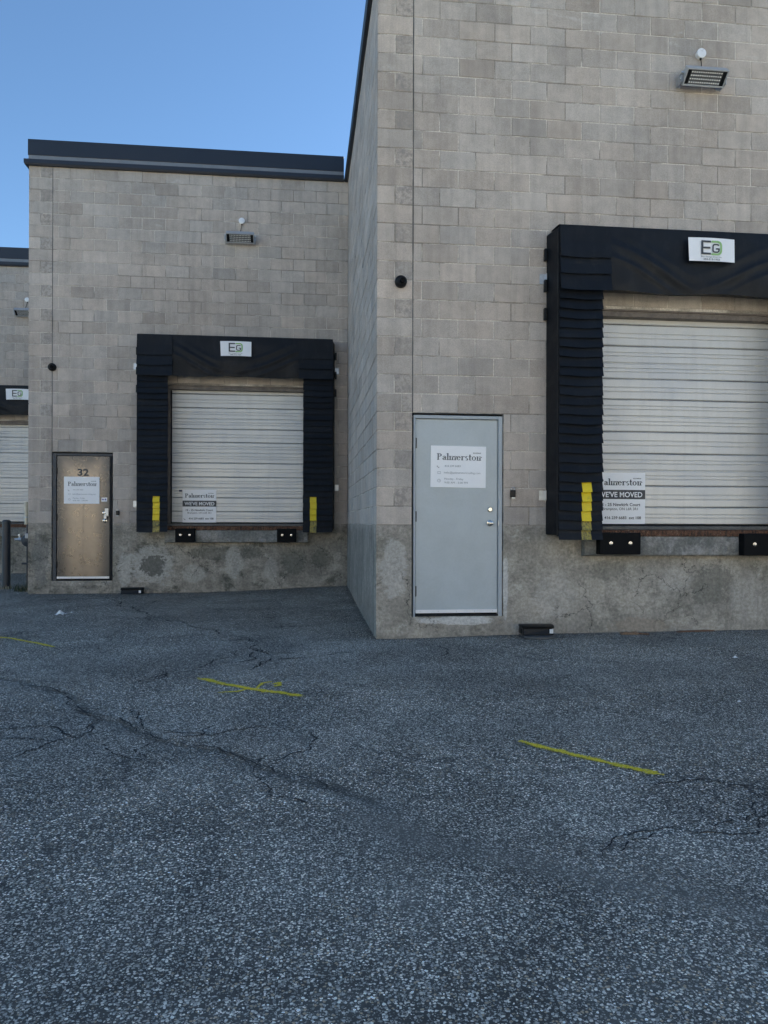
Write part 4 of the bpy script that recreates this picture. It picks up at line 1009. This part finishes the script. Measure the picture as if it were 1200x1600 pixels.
obj('body', MB().box(-.022, .024, -.016, .016, -.035, .025), 'galv', pl, bevel=.005)
obj('shackle', MB().tube([(-.014, 0, .02), (-.014, 0, .045), (0, 0, .058), (.014, 0, .045), (.014, 0, .02)], .005), 'chrome', pl)

# ------------------------------------------------------------------ rodent bait stations
def bait(label, x, y, z, w, yaw, paver):
    b = thing('bait_station', label, 'bait station', (x, y, z), 'black bait stations by the walls', (0, 0, yaw))
    h0 = .0
    if paver:
        obj('paver', MB().lathe([(w * .62, 0), (w * .62, .022), (w * .58, .030)], (.02, -.01, 0), (0, 0, 1), 9), 'steel_plate', b); h0 = .028
    mb = MB(); hw, d = w / 2, .11
    lo = [(-hw, -d), (hw, -d), (hw, d), (-hw, d)]; top = [(-hw * .96, -d * .8), (hw * .90, -d * .72), (hw * .96, d), (-hw * .96, d)]
    mb.add([(a, c, h0) for a, c in lo] + [(a, c, h0 + .085) for a, c in top], [(0, 3, 2, 1), (4, 5, 6, 7), (0, 1, 5, 4), (1, 2, 6, 5), (2, 3, 7, 6), (3, 0, 4, 7)])
    obj('box', mb, 'black_plastic', b, bevel=.012)
    lid = MB().grid(lambda u, v: (-hw * 1.02 + 2.04 * hw * u, -d * .92 + 1.94 * d * v, h0 + .087 + .022 * math.sin(v * 3.14) ** .6), 4, 6)
    g = MB(); g.add(lid.v, lid.f); g.add([(a, c, zz - .012) for a, c, zz in lid.v], [f[::-1] for f in lid.f])
    obj('lid', g, 'black_plastic', b, fix=False, smooth=True)
    obj('entry_hole', MB().box(-hw - .004, -hw + .004, -.04, .02, h0 + .015, h0 + .06), 'gasket', b, fix=False)
    obj('label_patch', MB().box(hw * .70, hw * .92, -d - .003, -d + .010, h0 + .022, h0 + .066), 'paper', b, fix=False)
bait('black bait station on a dark paver against the near wall right of the grey door', 2.50, YN - .17, GZ(2.5, 7.8) + .002, .335, R(-2), True)
bait('black bait station against the set back wall right of the stainless door', -2.895, YL - .13, GZ(-2.9, 13.15) + .002, .350, R(2), False)

# ------------------------------------------------------------------ bollard, gas meter, capped pipe behind the left corner
bx, by = -5.50, 14.6; bz = GZ(bx, by)
bl = thing('bollard', 'dark slate steel bollard at the left edge beside the block pier', 'bollard', (bx, by, bz - .02))
obj('post', MB().lathe([(.072, 0), (.072, 1.25)], (0, 0, 0), (0, 0, 1), 28), 'bollard', bl, smooth=True)
obj('cap', MB().lathe([(.076, 1.215), (.0765, 1.245), (.070, 1.268), (.045, 1.282), (0, 1.286)], (0, 0, 0), (0, 0, 1), 28, False), 'bollard', bl, smooth=True)
gm = thing('gas_meter', 'grey gas meter with bright fittings half hidden behind the block pier', 'gas meter', (-4.98, 14.2, .90))
obj('body', MB().lathe([(.09, -.07), (.115, -.05), (.12, 0), (.115, .05), (.09, .07)], (.02, 0, 0), (0, 1, 0), 20), 'bollard', gm, smooth=True)
obj('index_cover', MB().box(-.02, .08, -.09, -.06, .04, .13), 'housing', gm, bevel=.01)
obj('valve', MB().lathe([(.035, 0), (.035, .05), (.022, .055), (.022, .12)], (-.10, -.02, .02), (-1, 0, 0), 12).lathe([(.018, 0), (.018, .06), (.028, .062), (.028, .085)], (-.13, -.02, .03), (0, 0, 1), 12), 'galv', gm)
obj('pipe', MB().tube([(.10, 0, -.45), (.10, 0, .04), (.16, 0, .16), (.30, 0, .18)], .022, 10).tube([(.12, 0, -.42), (-.1, 0, -.42)], .018, 8), 'bollard', gm)
cp = thing('capped_pipe', 'slim cream pipe with a rounded cap showing beside the left pier', 'pipe', (-5.005, 14.2, 1.21))
obj('pipe', MB().lathe([(.030, -.02), (.030, .32)], (0, 0, 0), (0, 0, 1), 16), 'cream', cp, smooth=True)
obj('cap', MB().lathe([(.037, .315), (.037, .355), (.028, .385), (0, .395)], (0, 0, 0), (0, 0, 1), 16, False), 'cream', cp, smooth=True)
obj('clamp', MB().lathe([(.034, .10), (.034, .125)], (0, 0, 0), (0, 0, 1), 16).box(0, .35, -.012, .012, .10, .125), 'galv', cp)
obj('lower_pipe', MB().lathe([(.018, -1.3), (.018, 0)], (.02, 0, 0), (0, 0, 1), 12), 'bollard', cp)

# ------------------------------------------------------------------ weeds, litter, wood scraps
def tuft(label, x, y, n, h, spread, seed, dry):
    r = random.Random(seed); t = thing('weed', label, 'weed', (x, y, GZ(x, y)), 'weeds at the foot of the left pier'); g = MB(); s = MB()
    for k in range(n):
        a = r.random() * 6.28; ln = h * r.uniform(.5, 1.2); bx_, by_ = r.gauss(0, spread), r.gauss(0, spread * .5); w = r.uniform(.004, .009); lean = r.uniform(.4, 1.1)
        tgt = s if r.random() < dry else g
        vs = []
        for i in range(4):
            q = i / 3; cx_, cy_ = bx_ + math.cos(a) * ln * lean * q * q, by_ + math.sin(a) * ln * lean * q * q; zz = ln * (q - .35 * q * q * lean)
            ww = w * (1 - q * .85); vs += [(cx_ - math.sin(a) * ww, cy_ + math.cos(a) * ww, zz), (cx_ + math.sin(a) * ww, cy_ - math.cos(a) * ww, zz)]
        tgt.add(vs, [(2 * i, 2 * i + 2, 2 * i + 3, 2 * i + 1) for i in range(3)])
    for nm, m, b in (('leaves', 'leaf', g), ('dry_stalks', 'straw', s)):
        if b.v: obj(nm, b, m, t, fix=False)['kind'] = 'stuff'
tuft('dark weed clump where the block pier meets the asphalt', -4.86, 13.75, 120, .17, .09, 3, .2)
tuft('low dry weeds beside the foot of the bollard', -5.45, 14.25, 90, .09, .20, 4, .5)
def litter(name, label, x, y, w, seed, mat='paper', cat='litter', group=None):
    r = random.Random(seed)
    ph = [r.random() * 6 for _ in range(4)]
    mb = MB().grid(lambda u, v: ((u - .5) * w, (v - .5) * w * .8, .008 + w * .42 * (math.exp(-((u - .45) / .25) ** 2 - ((v - .5) / .3) ** 2)) + w * .10 * math.sin(u * 9 + ph[0]) * math.sin(v * 8 + ph[1])), 6, 6)
    o = obj(name, mb, mat, None, (x, y, GZ(x, y)), (0, 0, r.random() * 3), fix=False); return tag(o, label, cat, group)
litter('paper_scrap', 'crumpled white paper scrap lying on the asphalt in front of the stainless door', -3.20, 10.33, .135, 1)
litter('paper_scrap', 'very small white fleck just right of the crumpled paper scrap', -3.10, 10.46, .035, 2)
for i, (x, y, w, lab) in enumerate(((3.935, 6.439, .045, 'tiny white fleck on the asphalt near the wood scraps by the right wall'), (3.055, 4.944, .028, 'tiny white fleck on the asphalt right of the nearest yellow line'), (2.246, 6.452, .022, 'tiny white fleck on the asphalt in front of the bait station on a paver'))):
    litter('paper_scrap', lab, x, y, w, 10 + i)
def scrap(label, x, y, L, w, h, yaw, mat, seed):
    r = random.Random(seed); mb = MB(); n = 8; vs = []
    for k in range(n + 1):
        q = k / n; e = 1 if 0 < k < n else .6; j = lambda a: r.uniform(-a, a)
        vs += [(L * (q - .5), -w * e / 2 + j(w * .15), 0), (L * (q - .5) + j(.01), w * e / 2 + j(w * .15), 0), (L * (q - .5) + j(.01), w * e / 2 * .9, h * e + j(h * .2)), (L * (q - .5), -w * e / 2 * .9, h * e + j(h * .2))]
    mb.add(vs, [(4 * k + i, 4 * k + 4 + i, 4 * k + 4 + (i + 1) % 4, 4 * k + (i + 1) % 4) for k in range(n) for i in range(4)] + [(0, 1, 2, 3), tuple(4 * n + i for i in (3, 2, 1, 0))])
    return tag(obj('wood_scrap', mb, mat, None, (x, y, GZ(x, y) + .003), (0, 0, yaw)), label, 'wood scrap', 'broken wood below the right hand dock')
scrap('short pale piece of broken wood at the foot of the near wall', 3.545, 7.80, .20, .05, .024, R(-4), 'wood', 1)
scrap('thin dark splinter touching the short pale piece of wood', 3.69, 7.775, .13, .022, .014, R(-22), 'wood_dark', 2)
scrap('long thin reddish brown strip of wood along the near wall', 4.36, 7.90, .48, .028, .016, R(7), 'wood_dark', 3)

# ------------------------------------------------------------------ loose grit swept up against the wall feet
gb = MB(); r = random.Random(21)
def stone(x, y, sz):
    z = GZ(x, y); a = [r.uniform(.6, 1.1) * sz for _ in range(4)]; t = r.random() * 6
    c, s_ = math.cos(t), math.sin(t)
    gb.add([(x + c * a[0], y + s_ * a[0], z + sz * .2), (x - s_ * a[1], y + c * a[1], z + sz * .25), (x - c * a[2], y - s_ * a[2], z + sz * .2), (x + s_ * a[3], y - c * a[3], z + sz * .25), (x, y, z + sz * .75), (x, y, z - sz * .3)],
           [(0, 1, 4), (1, 2, 4), (2, 3, 4), (3, 0, 4), (1, 0, 5), (2, 1, 5), (3, 2, 5), (0, 3, 5)])
for _ in range(1500):
    d = abs(r.gauss(0, .09)) + .004; k = r.random()
    if k < .45: stone(r.uniform(.8, 5.9), YN - d, r.uniform(.002, .010) * (1 if r.random() < .93 else 1.8))
    elif k < .65: stone(XN - d * .8, r.uniform(8.0, 13.2), r.uniform(.003, .011))
    else: stone(r.uniform(-4.6, .75), YL - d, r.uniform(.003, .013))
for _ in range(500):
    y = r.uniform(1.8, 9) ; stone(r.uniform(-.45 * y, .62 * y), min(y, 7.9), r.uniform(.002, .006))
o = obj('grit', gb, 'grit', ground, fix=False); o['kind'] = 'stuff'
